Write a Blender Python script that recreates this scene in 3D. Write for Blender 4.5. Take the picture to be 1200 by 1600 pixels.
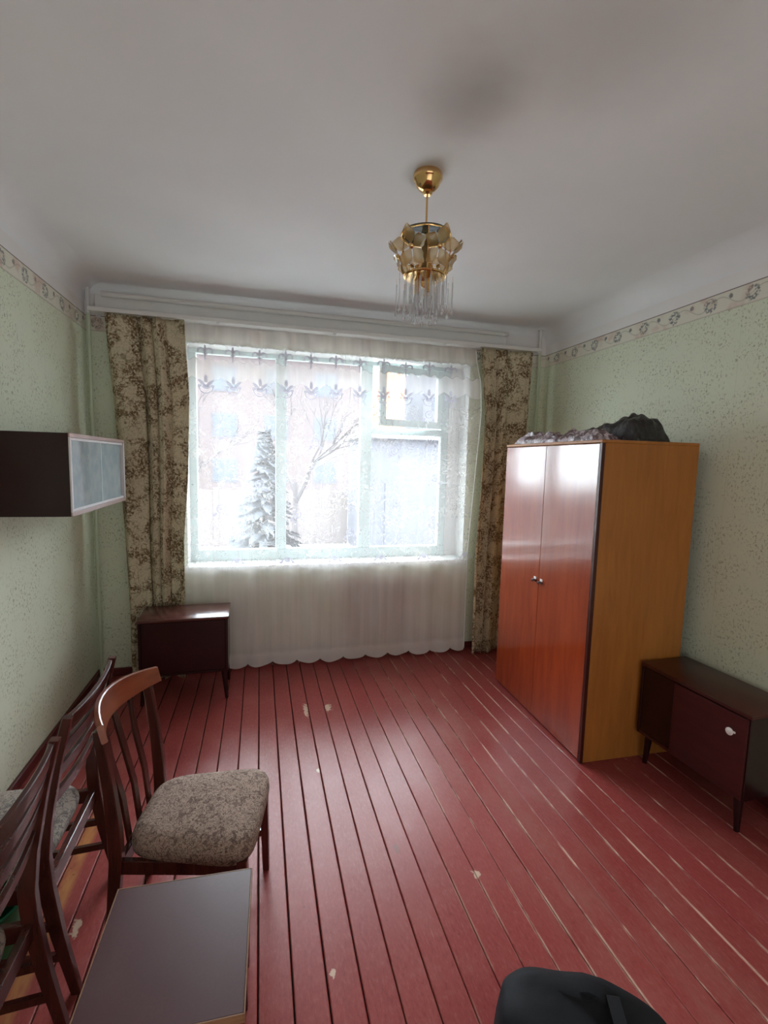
import bpy, bmesh, math, random
from mathutils import Vector, Matrix, noise
random.seed(7)
for o in list(bpy.data.objects): bpy.data.objects.remove(o)
SC = bpy.context.scene
COL = SC.collection
PI = math.pi

# ---------------------------------------------------------------- room size (metres; x right, y towards the window)
XL, XR, YB, YF, ZC = -1.243, 2.592, 4.10, -1.55, 3.0
WX0, WX1, WZ0, WZ1 = -0.57, 1.845, 0.845, 2.645          # window opening
ZB = 2.779                                              # top of the wallpaper border

# ---------------------------------------------------------------- camera
cd = bpy.data.cameras.new('camera'); cam = bpy.data.objects.new('camera', cd); COL.objects.link(cam)
cd.sensor_fit = 'VERTICAL'; cd.sensor_height = 36.0; cd.lens = 748.786 / 1600 * 36.0
cd.clip_start = 0.02; cd.clip_end = 300
r_, u_, w_ = Vector((.968, -.2497, .0251)), Vector((.002, .1079, .9942)), Vector((.2509, .9623, -.1049))
cam.matrix_world = Matrix(((r_.x, u_.x, -w_.x, 0), (r_.y, u_.y, -w_.y, 0), (r_.z, u_.z, -w_.z, 1.7589), (0, 0, 0, 1)))
SC.camera = cam

# ---------------------------------------------------------------- sky: an overcast dome, brighter towards the zenith
SKY = 12.0
wd = bpy.data.worlds.new('overcast'); SC.world = wd; wd.use_nodes = True
nt = wd.node_tree; nt.nodes.clear()
wo = nt.nodes.new('ShaderNodeOutputWorld'); bg = nt.nodes.new('ShaderNodeBackground')
tc = nt.nodes.new('ShaderNodeTexCoord'); sp = nt.nodes.new('ShaderNodeSeparateXYZ')
mr = nt.nodes.new('ShaderNodeMapRange')
mr.inputs['From Min'].default_value = 0; mr.inputs['From Max'].default_value = 1
mr.inputs['To Min'].default_value = SKY * 0.33; mr.inputs['To Max'].default_value = SKY
bg.inputs['Color'].default_value = (0.86, 0.94, 1.0, 1)
nt.links.new(tc.outputs['Generated'], sp.inputs[0]); nt.links.new(sp.outputs['Z'], mr.inputs['Value'])
nt.links.new(mr.outputs[0], bg.inputs['Strength']); nt.links.new(bg.outputs[0], wo.inputs[0])

# the window opening guides the sky light's sampling (a portal gives off nothing itself)
pl = bpy.data.lights.new('window_portal', 'AREA'); pl.shape = 'RECTANGLE'; pl.size = WX1 - WX0; pl.size_y = WZ1 - WZ0
pl.cycles.is_portal = True
po = bpy.data.objects.new('window_portal', pl); COL.objects.link(po)
po.location = ((WX0 + WX1) / 2, YB + .42, (WZ0 + WZ1) / 2); po.rotation_euler = (-PI / 2, 0, 0)
# added soft fill light behind the photographer, brightens the room without a real source
FILL = 6.0
al = bpy.data.lights.new('fill_light', 'AREA'); al.shape = 'RECTANGLE'; al.size = 2.8; al.size_y = 1.9
al.energy = FILL; al.color = (.97, .98, 1.0)
ao = bpy.data.objects.new('fill_light', al); COL.objects.link(ao)
ao.location = (.5, YF + .06, 1.25); ao.rotation_euler = (PI / 2, 0, 0)

vs = SC.view_settings
vs.view_transform = 'Standard'; vs.look = 'None'; vs.gamma = 1.0; vs.use_curve_mapping = False
vs.exposure = 2.05
SC.cycles.max_bounces = 10; SC.cycles.diffuse_bounces = 6; SC.cycles.glossy_bounces = 4
SC.cycles.transparent_max_bounces = 24; SC.cycles.transmission_bounces = 8
SC.cycles.sample_clamp_indirect = 6.0

# ================================================================ material helpers
def srgb(r, g, b):
    f = lambda c: (c / 255 / 12.92) if c / 255 <= .04045 else ((c / 255 + .055) / 1.055) ** 2.4
    return (f(r), f(g), f(b), 1)

class NT:
    """tiny node-tree writer"""
    def __init__(s, name):
        s.m = bpy.data.materials.new(name); s.m.use_nodes = True
        s.t = s.m.node_tree; s.t.nodes.clear()
        s.out = s.t.nodes.new('ShaderNodeOutputMaterial')
    def n(s, typ, **kw):
        nd = s.t.nodes.new('ShaderNode' + typ)
        for k, v in kw.items():
            if k.startswith('i_'):
                key = k[2:]
                key = int(key) if key.isdigit() else key.replace('_', ' ')
                s.set(nd, key, v)
            else: setattr(nd, k, v)
        return nd
    def set(s, nd, key, v):
        inp = nd.inputs[key]
        if isinstance(v, bpy.types.NodeSocket): s.t.links.new(v, inp)
        elif isinstance(v, bpy.types.Node): s.t.links.new(v.outputs[0], inp)
        else: inp.default_value = v
    def math(s, op, a, b=None, c=None, clamp=False):
        nd = s.t.nodes.new('ShaderNodeMath'); nd.operation = op; nd.use_clamp = clamp
        s.set(nd, 0, a)
        if b is not None: s.set(nd, 1, b)
        if c is not None: s.set(nd, 2, c)
        return nd.outputs[0]
    def mix(s, f, a, b, blend='MIX'):
        nd = s.t.nodes.new('ShaderNodeMix'); nd.data_type = 'RGBA'; nd.blend_type = blend
        s.set(nd, 0, f); s.set(nd, 6, a); s.set(nd, 7, b)
        return nd.outputs[2]
    def ramp(s, v, lo, hi, smooth=True):
        nd = s.t.nodes.new('ShaderNodeMapRange'); nd.interpolation_type = 'SMOOTHSTEP' if smooth else 'LINEAR'
        nd.clamp = True
        s.set(nd, 0, v); s.set(nd, 1, lo); s.set(nd, 2, hi)
        return nd.outputs[0]
    def pos(s):
        return s.t.nodes.new('ShaderNodeNewGeometry').outputs['Position']
    def coord(s, k='Object'):
        return s.t.nodes.new('ShaderNodeTexCoord').outputs[k]
    def xyz(s, v):
        nd = s.t.nodes.new('ShaderNodeSeparateXYZ'); s.set(nd, 0, v); return nd.outputs
    def comb(s, x, y, z):
        nd = s.t.nodes.new('ShaderNodeCombineXYZ'); s.set(nd, 0, x); s.set(nd, 1, y); s.set(nd, 2, z); return nd.outputs[0]
    def scale(s, v, sc):
        nd = s.t.nodes.new('ShaderNodeMapping'); s.set(nd, 0, v); nd.inputs['Scale'].default_value = sc; return nd.outputs[0]
    def noise(s, v, sc, det=3, rough=.55, dist=0):
        nd = s.t.nodes.new('ShaderNodeTexNoise'); s.set(nd, 'Vector', v)
        nd.inputs['Scale'].default_value = sc; nd.inputs['Detail'].default_value = det
        nd.inputs['Roughness'].default_value = rough; nd.inputs['Distortion'].default_value = dist
        return nd.outputs[0]
    def vor(s, v, sc, feature='F1', out='Distance', rnd=1.0):
        nd = s.t.nodes.new('ShaderNodeTexVoronoi'); nd.feature = feature; s.set(nd, 'Vector', v)
        nd.inputs['Scale'].default_value = sc; nd.inputs['Randomness'].default_value = rnd
        return nd.outputs[out]
    def bump(s, h, strength=.3, dist=.002):
        nd = s.t.nodes.new('ShaderNodeBump'); s.set(nd, 'Height', h)
        nd.inputs['Strength'].default_value = strength; nd.inputs['Distance'].default_value = dist
        return nd.outputs[0]
    def bsdf(s, col, rough=.5, metal=0.0, spec=.5, normal=None, coat=0, coatr=.1, ior=1.5):
        nd = s.t.nodes.new('ShaderNodeBsdfPrincipled')
        s.set(nd, 'Base Color', col); s.set(nd, 'Roughness', rough); s.set(nd, 'Metallic', metal)
        s.set(nd, 'Specular IOR Level', spec); s.set(nd, 'Coat Weight', coat); s.set(nd, 'Coat Roughness', coatr)
        nd.inputs['IOR'].default_value = ior
        if normal is not None: s.set(nd, 'Normal', normal)
        return nd.outputs[0]
    def done(s, sh):
        s.t.links.new(sh, s.out.inputs[0]); return s.m

def plain(name, col, rough=.5, metal=0.0, spec=.5, var=.12, sc=14, coat=0):
    w = NT(name); v = w.coord()
    n = w.noise(v, sc, 4)
    dark = tuple(c * (1 - var) for c in col[:3]) + (1,); lite = tuple(min(1, c * (1 + var)) for c in col[:3]) + (1,)
    return w.done(w.bsdf(w.mix(n, dark, lite), rough, metal, spec, coat=coat))

def wood(name, col, dark, rough=.3, axis='z', sc=6, coat=.0, spec=.5):
    w = NT(name); v = w.coord()
    s = {'x': (.12, 1, 1), 'y': (1, .12, 1), 'z': (1, 1, .12)}[axis]
    n = w.noise(w.scale(v, s), sc * 4, 4, .6, .6)
    n2 = w.noise(w.scale(v, s), sc * .7, 3)
    f = w.math('ADD', w.math('MULTIPLY', n, .65), w.math('MULTIPLY', n2, .35))
    c = w.mix(w.ramp(f, .3, .7), dark, col)
    return w.done(w.bsdf(c, w.math('MULTIPLY_ADD', n2, .12, rough - .06), 0, spec, w.bump(n, .08, .001), coat=coat))

M = {}
# ---- wallpaper: pale green with scattered leafy speckle; painted white above the border
def wallpaper():
    w = NT('green_wallpaper'); P = w.pos(); x, y, z = w.xyz(P)
    u = w.math('ADD', x, y)
    v = w.comb(u, z, 0.0)
    big = w.noise(v, 1.2, 3)
    clus = w.noise(v, 5.5, 3, .6)
    sp = w.noise(w.scale(v, (1.5, 1, 1)), 55, 3, .7, .4)
    spk = w.math('MULTIPLY', w.ramp(sp, .54, .64), w.ramp(clus, .32, .58))
    sp2 = w.ramp(w.vor(v, 34), .16, .05)
    spk2 = w.math('MULTIPLY', sp2, w.ramp(clus, .45, .7))
    c = w.mix(big, srgb(223, 229, 206), srgb(231, 236, 216))
    fine = w.noise(v, 220, 2)
    c = w.mix(w.math('MULTIPLY', fine, .25), c, srgb(186, 194, 168))
    c = w.mix(w.math('MULTIPLY', spk, .7), c, srgb(140, 142, 110))
    c = w.mix(w.math('MULTIPLY', spk2, .6), c, srgb(120, 132, 114))
    # seams between the strips
    seam = w.math('ABSOLUTE', w.math('SUBTRACT', w.math('FRACT', w.math('DIVIDE', u, .53)), .5))
    c = w.mix(w.math('MULTIPLY', w.ramp(seam, .492, .499), .10), c, srgb(130, 134, 112))
    # yellowed stains low down, scratch marks
    st = w.math('MULTIPLY', w.ramp(w.noise(v, .9, 4), .52, .7), w.ramp(z, 1.5, .3))
    c = w.mix(w.math('MULTIPLY', st, .35), c, srgb(206, 198, 156))
    white = w.mix(w.noise(P, 2.5, 4), srgb(232, 229, 228), srgb(244, 242, 241))
    c = w.mix(w.math('GREATER_THAN', z, ZB - .004), c, white)
    return w.done(w.bsdf(c, .75, 0, .3, w.bump(sp, .15, .001)))
M['wall'] = wallpaper()

def border():
    w = NT('flower_border'); P = w.pos(); x, y, z = w.xyz(P)
    u = w.math('ADD', x, y)
    v = w.comb(u, z, 0.0)
    base = w.mix(w.noise(v, 9, 3), srgb(232, 226, 212), srgb(222, 222, 208))
    T = .255
    k = w.math('FRACT', w.math('DIVIDE', u, T))
    du = w.math('MULTIPLY', w.math('SUBTRACT', k, .5), T)
    dz = w.math('SUBTRACT', z, ZB - .056)
    wob = w.math('MULTIPLY', w.math('SUBTRACT', w.noise(v, 38, 2), .5), .03)
    d = w.math('ADD', w.math('SQRT', w.math('ADD', w.math('MULTIPLY', du, du), w.math('MULTIPLY', dz, dz))), wob)
    ring = w.math('MULTIPLY', w.ramp(d, .046, .036), w.ramp(d, .010, .022))
    tex = w.ramp(w.noise(v, 75, 2), .36, .6)
    c = w.mix(w.math('MULTIPLY', w.math('MULTIPLY', ring, tex), .85), base, srgb(92, 106, 108))
    # small bud half-way, higher up, and a thin trailing stem
    k2 = w.math('FRACT', w.math('ADD', w.math('DIVIDE', u, T), .5))
    du2 = w.math('MULTIPLY', w.math('SUBTRACT', k2, .5), T)
    dz2 = w.math('SUBTRACT', z, ZB - .035)
    d2 = w.math('ADD', w.math('SQRT', w.math('ADD', w.math('MULTIPLY', du2, du2), w.math('MULTIPLY', dz2, dz2))), w.math('MULTIPLY', wob, .5))
    c = w.mix(w.math('MULTIPLY', w.ramp(d2, .017, .010), .8), c, srgb(100, 108, 112))
    wave = w.math('ABSOLUTE', w.math('SUBTRACT', dz, w.math('MULTIPLY', w.math('SINE', w.math('MULTIPLY', u, 2 * PI / T)), .028)))
    c = w.mix(w.math('MULTIPLY', w.ramp(wave, .006, .002), .3), c, srgb(128, 130, 118))
    pink = w.math('MULTIPLY', w.ramp(w.noise(v, 7, 2), .52, .68), .5)
    c = w.mix(pink, c, srgb(206, 170, 158))
    edge = w.math('GREATER_THAN', z, ZB - .006)
    c = w.mix(w.math('MULTIPLY', edge, .8), c, srgb(105, 95, 95))
    low = w.math('LESS_THAN', z, ZB - .106)
    c = w.mix(w.math('MULTIPLY', low, .3), c, srgb(140, 130, 112))
    return w.done(w.bsdf(c, .75, 0, .25))
M['border'] = border()

def ceiling_mat():
    w = NT('whitewashed_ceiling'); P = w.pos()
    n = w.noise(P, .8, 4, .5); n2 = w.noise(P, 60, 3)
    c = w.mix(w.ramp(n, .25, .75), srgb(233, 234, 237), srgb(243, 244, 246))
    # darker grey patches on the ceiling around the lamp and on its room side
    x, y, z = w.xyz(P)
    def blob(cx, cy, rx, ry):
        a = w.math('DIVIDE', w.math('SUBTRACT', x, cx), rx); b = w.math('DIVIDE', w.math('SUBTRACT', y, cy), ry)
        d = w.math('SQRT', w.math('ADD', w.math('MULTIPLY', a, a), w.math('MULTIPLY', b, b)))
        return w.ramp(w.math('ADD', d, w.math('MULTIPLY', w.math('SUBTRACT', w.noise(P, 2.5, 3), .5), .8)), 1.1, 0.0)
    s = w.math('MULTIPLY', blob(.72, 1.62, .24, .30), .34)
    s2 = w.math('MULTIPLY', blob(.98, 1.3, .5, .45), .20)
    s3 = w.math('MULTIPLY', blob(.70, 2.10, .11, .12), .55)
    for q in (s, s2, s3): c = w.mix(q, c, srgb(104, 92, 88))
    return w.done(w.bsdf(c, .9, 0, .15, w.bump(n2, .15, .001)))
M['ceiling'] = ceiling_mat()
M['white'] = plain('white_paint', srgb(222, 222, 220), .45, 0, .4, .05, 6)
M['mint'] = plain('pale_mint_gloss_paint', srgb(206, 222, 222), .35, 0, .5, .05, 6)
M['pipe_green'] = plain('green_gloss_paint', srgb(196, 206, 180), .3, 0, .5, .08, 10)
M['radiator'] = plain('cream_radiator_paint', srgb(212, 206, 196), .4, 0, .4, .08, 10)

# ---- floor planks: oxblood gloss paint, worn pale along the edges and in traffic patches
def plank_mat():
    w = NT('oxblood_floor_paint'); P = w.pos(); x, y, z = w.xyz(P)
    lx = w.xyz(w.coord('Object'))[0]
    oi = w.t.nodes.new('ShaderNodeObjectInfo').outputs['Random']
    v = w.comb(x, w.math('MULTIPLY', y, .25), 0.0)
    streak = w.noise(w.comb(w.math('MULTIPLY', x, 1.0), w.math('MULTIPLY', y, .08), 0.0), 60, 4, .65)
    med = w.noise(P, 1.6, 2, .5)
    c = w.mix(w.ramp(med, .2, .8), srgb(138, 58, 56), srgb(149, 66, 63))
    c = w.mix(w.math('MULTIPLY', streak, .35), c, srgb(116, 46, 44))
    c = w.mix(w.math('MULTIPLY', oi, .22), c, srgb(160, 82, 76))
    fine = w.noise(w.comb(x, w.math('MULTIPLY', y, .35), 0.0), 95, 3, .7)
    c = w.mix(w.math('MULTIPLY', w.ramp(fine, .50, .74), .30), c, srgb(168, 112, 102))
    c = w.mix(w.math('MULTIPLY', w.ramp(fine, .50, .28), .35), c, srgb(96, 36, 34))
    cloud = w.noise(P, 4.5, 5, .65)
    c = w.mix(w.math('MULTIPLY', w.ramp(cloud, .45, .75), .28), c, srgb(158, 98, 90))
    # scuffed dusty band between doorway and wardrobe
    band = w.math('SUBTRACT', x, w.math('ADD', w.math('MULTIPLY', y, -.12), 1.55))
    dust = w.math('MULTIPLY', w.ramp(w.math('ABSOLUTE', band), .45, .0), w.ramp(w.noise(v, 9, 5, .75), .36, .80))
    c = w.mix(w.math('MULTIPLY', dust, .5), c, srgb(150, 104, 92))
    scr = w.noise(w.comb(w.math('MULTIPLY', x, 1.0), w.math('MULTIPLY', y, .05), 3.0), 150, 3, .6)
    scrm = w.math('MULTIPLY', w.ramp(scr, .62, .70), w.ramp(w.noise(P, 2.2, 3), .46, .62))
    c = w.mix(w.math('MULTIPLY', scrm, .22), c, srgb(176, 132, 116))
    # worn-through edges, mostly on the right half of the room
    edge = w.ramp(w.math('ABSOLUTE', lx), .0475, .0535)
    where = w.ramp(x, .55, 1.1)
    brk = w.ramp(w.noise(w.comb(w.math('MULTIPLY', x, 9), w.math('MULTIPLY', y, 1.4), 0.0), 2.0, 4, .7), .46, .6)
    e = w.math('MULTIPLY', w.math('MULTIPLY', edge, brk), w.math('MULTIPLY_ADD', where, .75, .12))
    c = w.mix(e, c, srgb(196, 158, 140))
    # yellow bare-wood strip along the left-hand chairs
    a = w.math('ABSOLUTE', w.math('SUBTRACT', x, w.math('ADD', -.772, w.math('MULTIPLY', w.math('SUBTRACT', w.noise(v, 5, 2), .5), .03))))
    bare = w.math('MULTIPLY', w.ramp(a, .045, .012), w.math('MULTIPLY', w.ramp(y, 2.66, 2.56), w.ramp(y, .6, 1.3)))
    bare = w.math('MULTIPLY', bare, w.ramp(w.noise(v, 9, 4, .7), .30, .6))
    c = w.mix(w.math('MULTIPLY', bare, .75), c, srgb(186, 130, 76))
    # chipped pale spots
    def chip(cx, cy, rx, ry):
        p = w.math('DIVIDE', w.math('SUBTRACT', x, cx), rx); q = w.math('DIVIDE', w.math('SUBTRACT', y, cy), ry)
        d = w.math('SQRT', w.math('ADD', w.math('MULTIPLY', p, p), w.math('MULTIPLY', q, q)))
        return w.ramp(w.math('ADD', d, w.math('MULTIPLY', w.math('SUBTRACT', w.noise(P, 45, 2), .5), 2.2)), .9, .6)
    for a4 in ((.312, 3.24, .018, .11), (.47, 3.25, .028, .06), (.32, 2.56, .012, .03), (-.67, 1.84, .02, .05), (.90, 1.72, .02, .03), (.24, 1.46, .012, .02)):
        c = w.mix(w.math('MULTIPLY', chip(*a4), .75), c, srgb(208, 182, 160))
    c = w.mix(w.math('MULTIPLY', chip(.60, 1.93, .014, .035), .5), c, srgb(90, 66, 48))
    dots = w.math('MULTIPLY', w.ramp(w.vor(P, 15), .075, .05), w.ramp(w.noise(P, 1.7, 2), .5, .6))
    c = w.mix(w.math('MULTIPLY', dots, .6), c, srgb(60, 30, 28))
    rough = w.math('ADD', .29, w.math('ADD', w.math('MULTIPLY', med, .08), w.math('MULTIPLY', dust, .25)))
    bmp = w.math('ADD', w.math('MULTIPLY', streak, .4), w.math('MULTIPLY', w.noise(v, 12, 3), 1.0))
    return w.done(w.bsdf(c, rough, 0, .19, w.bump(bmp, .22, .0022)))
M['plank'] = plank_mat()
M['subfloor'] = plain('dark_gap_dirt', srgb(34, 18, 18), .9, 0, .1)
M['skirting'] = plain('dark_red_skirting_paint', srgb(92, 36, 34), .35, 0, .5, .15)

# ================================================================ geometry helpers
def mesh_obj(name, bm, mat, parent=None, smooth=True, angle=35):
    me = bpy.data.meshes.new(name); bmesh.ops.recalc_face_normals(bm, faces=bm.faces[:]); bm.to_mesh(me); bm.free()
    for m in (mat if isinstance(mat, (list, tuple)) else [mat]): me.materials.append(m)
    if smooth:
        me.polygons.foreach_set('use_smooth', [True] * len(me.polygons))
        try: me.set_sharp_from_angle(angle=math.radians(angle))
        except Exception: pass
    o = bpy.data.objects.new(name, me); COL.objects.link(o)
    if parent is not None: o.parent = parent
    return o
def raw_obj(name, verts, faces, mat, parent=None, smooth=True, uvs=None):
    me = bpy.data.meshes.new(name); me.from_pydata(verts, [], faces); me.materials.append(mat)
    if uvs is not None:
        ul = me.uv_layers.new(name='UVMap')
        for lp in me.loops: ul.data[lp.index].uv = uvs[lp.vertex_index]
    if smooth: me.polygons.foreach_set('use_smooth', [True] * len(me.polygons))
    o = bpy.data.objects.new(name, me); COL.objects.link(o)
    if parent is not None: o.parent = parent
    return o
def tag(o, label=None, cat=None, group=None, kind=None):
    if label: o['label'] = label
    if cat: o['category'] = cat
    if group: o['group'] = group
    if kind: o['kind'] = kind
    return o
def thing(name, label, cat, loc=(0, 0, 0), rz=0.0, group=None, kind=None):
    o = bpy.data.objects.new(name, None); COL.objects.link(o); o.empty_display_size = .1
    o.location = loc; o.rotation_euler = (0, 0, rz)
    return tag(o, label, cat, group, kind)
def copy_tree(o, parent=None):
    c = o.copy(); COL.objects.link(c)
    if parent is not None: c.parent = parent
    for ch in o.children: copy_tree(ch, c)
    return c
def box(bm, x0, x1, y0, y1, z0, z1, bev=0.0, seg=1):
    vs_ = [bm.verts.new(p) for p in ((x0, y0, z0), (x1, y0, z0), (x1, y1, z0), (x0, y1, z0), (x0, y0, z1), (x1, y0, z1), (x1, y1, z1), (x0, y1, z1))]
    fs = [bm.faces.new([vs_[i] for i in f]) for f in ((3, 2, 1, 0), (4, 5, 6, 7), (0, 1, 5, 4), (1, 2, 6, 5), (2, 3, 7, 6), (3, 0, 4, 7))]
    if bev > 0:
        es = set(e for f in fs for e in f.edges)
        bmesh.ops.bevel(bm, geom=list(es), offset=bev, segments=seg, affect='EDGES', profile=.5)
def bx(name, x0, x1, y0, y1, z0, z1, mat, parent=None, bev=.002, seg=1):
    bm = bmesh.new(); box(bm, min(x0, x1), max(x0, x1), min(y0, y1), max(y0, y1), min(z0, z1), max(z0, z1), bev, seg)
    return mesh_obj(name, bm, mat, parent)
def lathe(bm, prof, n=24, c=(0, 0, 0), cap=True):
    rings = []
    for r, z in prof:
        rings.append([bm.verts.new((c[0] + r * math.cos(2 * PI * i / n), c[1] + r * math.sin(2 * PI * i / n), c[2] + z)) for i in range(n)])
    for a, b in zip(rings, rings[1:]):
        for i in range(n):
            j = (i + 1) % n; bm.faces.new((a[i], a[j], b[j], b[i]))
    if cap:
        if prof[0][0] > 1e-6: bm.faces.new(rings[0][::-1])
        if prof[-1][0] > 1e-6: bm.faces.new(rings[-1])
def tube(bm, pts, r, n=10, cap=True):
    pts = [Vector(p) for p in pts]; rings = []
    for i, p in enumerate(pts):
        d = (pts[min(i + 1, len(pts) - 1)] - pts[max(i - 1, 0)]).normalized()
        up = Vector((0, 0, 1)) if abs(d.z) < .9 else Vector((1, 0, 0))
        a = d.cross(up).normalized(); b = a.cross(d).normalized()
        rr = r[i] if isinstance(r, (list, tuple)) else r
        rings.append([bm.verts.new(p + a * rr * math.cos(2 * PI * k / n) + b * rr * math.sin(2 * PI * k / n)) for k in range(n)])
    for a, b in zip(rings, rings[1:]):
        for k in range(n): bm.faces.new((a[k], a[(k + 1) % n], b[(k + 1) % n], b[k]))
    if cap: bm.faces.new(rings[0][::-1]); bm.faces.new(rings[-1])
def sweep(bm, pts, u, v, sizes, ch=.2):
    """chamfered rectangular section along pts; u, v = section axes (or per-point lists); sizes = (su, sv) per point or one"""
    rings = []
    for i, p in enumerate(pts):
        p = Vector(p); uu = Vector(u[i] if isinstance(u, list) else u).normalized(); vv = Vector(v[i] if isinstance(v, list) else v).normalized()
        su, sv = sizes[i] if isinstance(sizes, list) else sizes
        a, b = su / 2, sv / 2; c = min(a, b) * ch
        sec = ((a - c, b), (-a + c, b), (-a, b - c), (-a, -b + c), (-a + c, -b), (a - c, -b), (a, -b + c), (a, b - c))
        rings.append([bm.verts.new(p + uu * s + vv * t) for s, t in sec])
    for a, b in zip(rings, rings[1:]):
        for k in range(8): bm.faces.new((a[k], a[(k + 1) % 8], b[(k + 1) % 8], b[k]))
    bm.faces.new(rings[0][::-1]); bm.faces.new(rings[-1])

# ================================================================ THE SETTING
# floor: dark subfloor with each painted plank laid on it
floor = tag(bx('floor', XL - .1, XR + .1, YF - .1, YB + .1, -.12, -.022, M['subfloor'], bev=0), 'worn oxblood red painted plank floor of the room', 'floor', kind='structure')
pw = .1135
def plank_mesh(gap, cup):
    bm = bmesh.new(); h = (pw - gap) / 2; n = 3
    prof = [(-h, -.022), (-h, -.0025), (-h + .003, 0.0), (-h * .4, cup), (h * .4, cup), (h - .003, 0.0), (h, -.0025), (h, -.022)]
    L0, L1 = YF, YB - .012
    a = [bm.verts.new((x, L0, z)) for x, z in prof]; b = [bm.verts.new((x, L1, z)) for x, z in prof]
    for i in range(len(prof) - 1): bm.faces.new((a[i], a[i + 1], b[i + 1], b[i]))
    bm.faces.new(a[::-1]); bm.faces.new(b)
    return bm
pm = []
for g, c in ((.0060, .0010), (.0045, -.0008), (.0050, .0006), (.0016, .0004), (.0022, -.0004)):
    o = mesh_obj('plank', plank_mesh(g, c), M['plank'], floor, angle=20); pm.append(o)
first = set()
for k in range(-12, 23):
    cx = .104 + pw * (k + .5)
    e0, e1 = max(cx - pw / 2, XL), min(cx + pw / 2, XR)
    if e1 - e0 < .02: continue
    cx = (e0 + e1) / 2
    vi = random.choice((0, 1, 2)) if cx < .62 else random.choice((3, 4, 4, 1))
    if vi not in first: o = pm[vi]; first.add(vi)
    else: o = pm[vi].copy(); COL.objects.link(o)
    o.scale.x = (e1 - e0) / pw
    o.location = (cx, 0, random.uniform(-.0012, .0008)); o.rotation_euler = (0, random.uniform(-.010, .010), 0)
for i, o in enumerate(pm):
    if i not in first: bpy.data.objects.remove(o)

# walls
def wall(name, boxes, label):
    bm = bmesh.new()
    for b in boxes: box(bm, *b)
    return tag(mesh_obj(name, bm, M['wall'], smooth=False), label, 'wall', kind='structure')
wall('wall_left', [(XL - .15, XL, YF - .15, YB + .45, -.12, ZC + .1)], 'left wall in pale green speckled wallpaper, white above its border')
wall('wall_right', [(XR, XR + .15, YF - .15, YB + .45, -.12, ZC + .1)], 'right wall in pale green speckled wallpaper behind the wardrobe')
wall('wall_back', [(XL, WX0, YB, YB + .45, -.12, ZC + .1), (WX1, XR, YB, YB + .45, -.12, ZC + .1),
                   (WX0, WX1, YB, YB + .45, -.12, WZ0), (WX0, WX1, YB, YB + .45, WZ1, ZC + .1)], 'window wall in green wallpaper behind the curtains')
wall('wall_front', [(XL, XR, YF - .15, YF, -.12, ZC + .1)], 'wall behind the photographer in the same green wallpaper')
tag(bx('ceiling', XL - .15, XR + .15, YF - .15, YB + .45, ZC, ZC + .15, M['ceiling'], bev=0), 'plain whitewashed ceiling with a grey patch around the lamp', 'ceiling', kind='structure')
# coves where the side walls round into the ceiling
def cove(name, side, label):
    R = .14; bm = bmesh.new(); prof = [(0, 0)] + [(R - R * math.sin(t * PI / 20), -R + R * math.cos(t * PI / 20)) for t in range(0, 11)]
    prof = [(0.0, 0.0)] + [(R - R * math.cos(t * PI / 20), -R + R * math.sin(t * PI / 20)) for t in range(0, 11)]
    rows = []
    ends = (YF, YB) if side in 'lr' else (XL, XR)
    for e in ends:
        if side == 'l': rows.append([bm.verts.new((XL + p, e, ZC + q)) for p, q in prof])
        elif side == 'r': rows.append([bm.verts.new((XR - p, e, ZC + q)) for p, q in prof])
        else: rows.append([bm.verts.new((e, YB - p * .5, ZC + q * .5)) for p, q in prof])
    n = len(prof)
    for i in range(n): bm.faces.new((rows[0][i], rows[0][(i + 1) % n], rows[1][(i + 1) % n], rows[1][i]))
    bm.faces.new(rows[0][::-1]); bm.faces.new(rows[1])
    tag(mesh_obj(name, bm, M['ceiling'], angle=60), label, 'cove', kind='structure')
cove('trim_1', 'l', 'rounded plaster cove between the left wall and the ceiling')
cove('trim_2', 'r', 'rounded plaster cove between the right wall and the ceiling')
cove('trim_3', 'b', 'narrow plaster cove above the curtain cornice')
# printed paper border
tag(bx('trim_4', XL, XL + .003, YF, YB, ZB - .112, ZB, M['border'], bev=0), 'floral paper border along the top of the left wall', 'border', kind='structure')
tag(bx('trim_5', XR - .003, XR, YF, YB, ZB - .112, ZB, M['border'], bev=0), 'floral paper border along the top of the right wall', 'border', kind='structure')
tag(bx('trim_6', XL + .003, XR - .003, YB - .003, YB, ZB - .112, ZB, M['border'], bev=0), 'floral paper border over the window, behind the curtains', 'border', kind='structure')
for nm, b, lb in (('baseboard_left', (XL, XL + .02, YF, YB), 'dark red baseboard below the left wall'), ('baseboard_right', (XR - .02, XR, YF, YB), 'dark red baseboard below the right wall'),
                  ('baseboard_back', (XL + .02, XR - .02, YB - .02, YB), 'dark red baseboard below the window wall')):
    tag(bx(nm, *b, .001, .062, M['skirting'], bev=.004), lb, 'baseboard', kind='structure')

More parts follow.
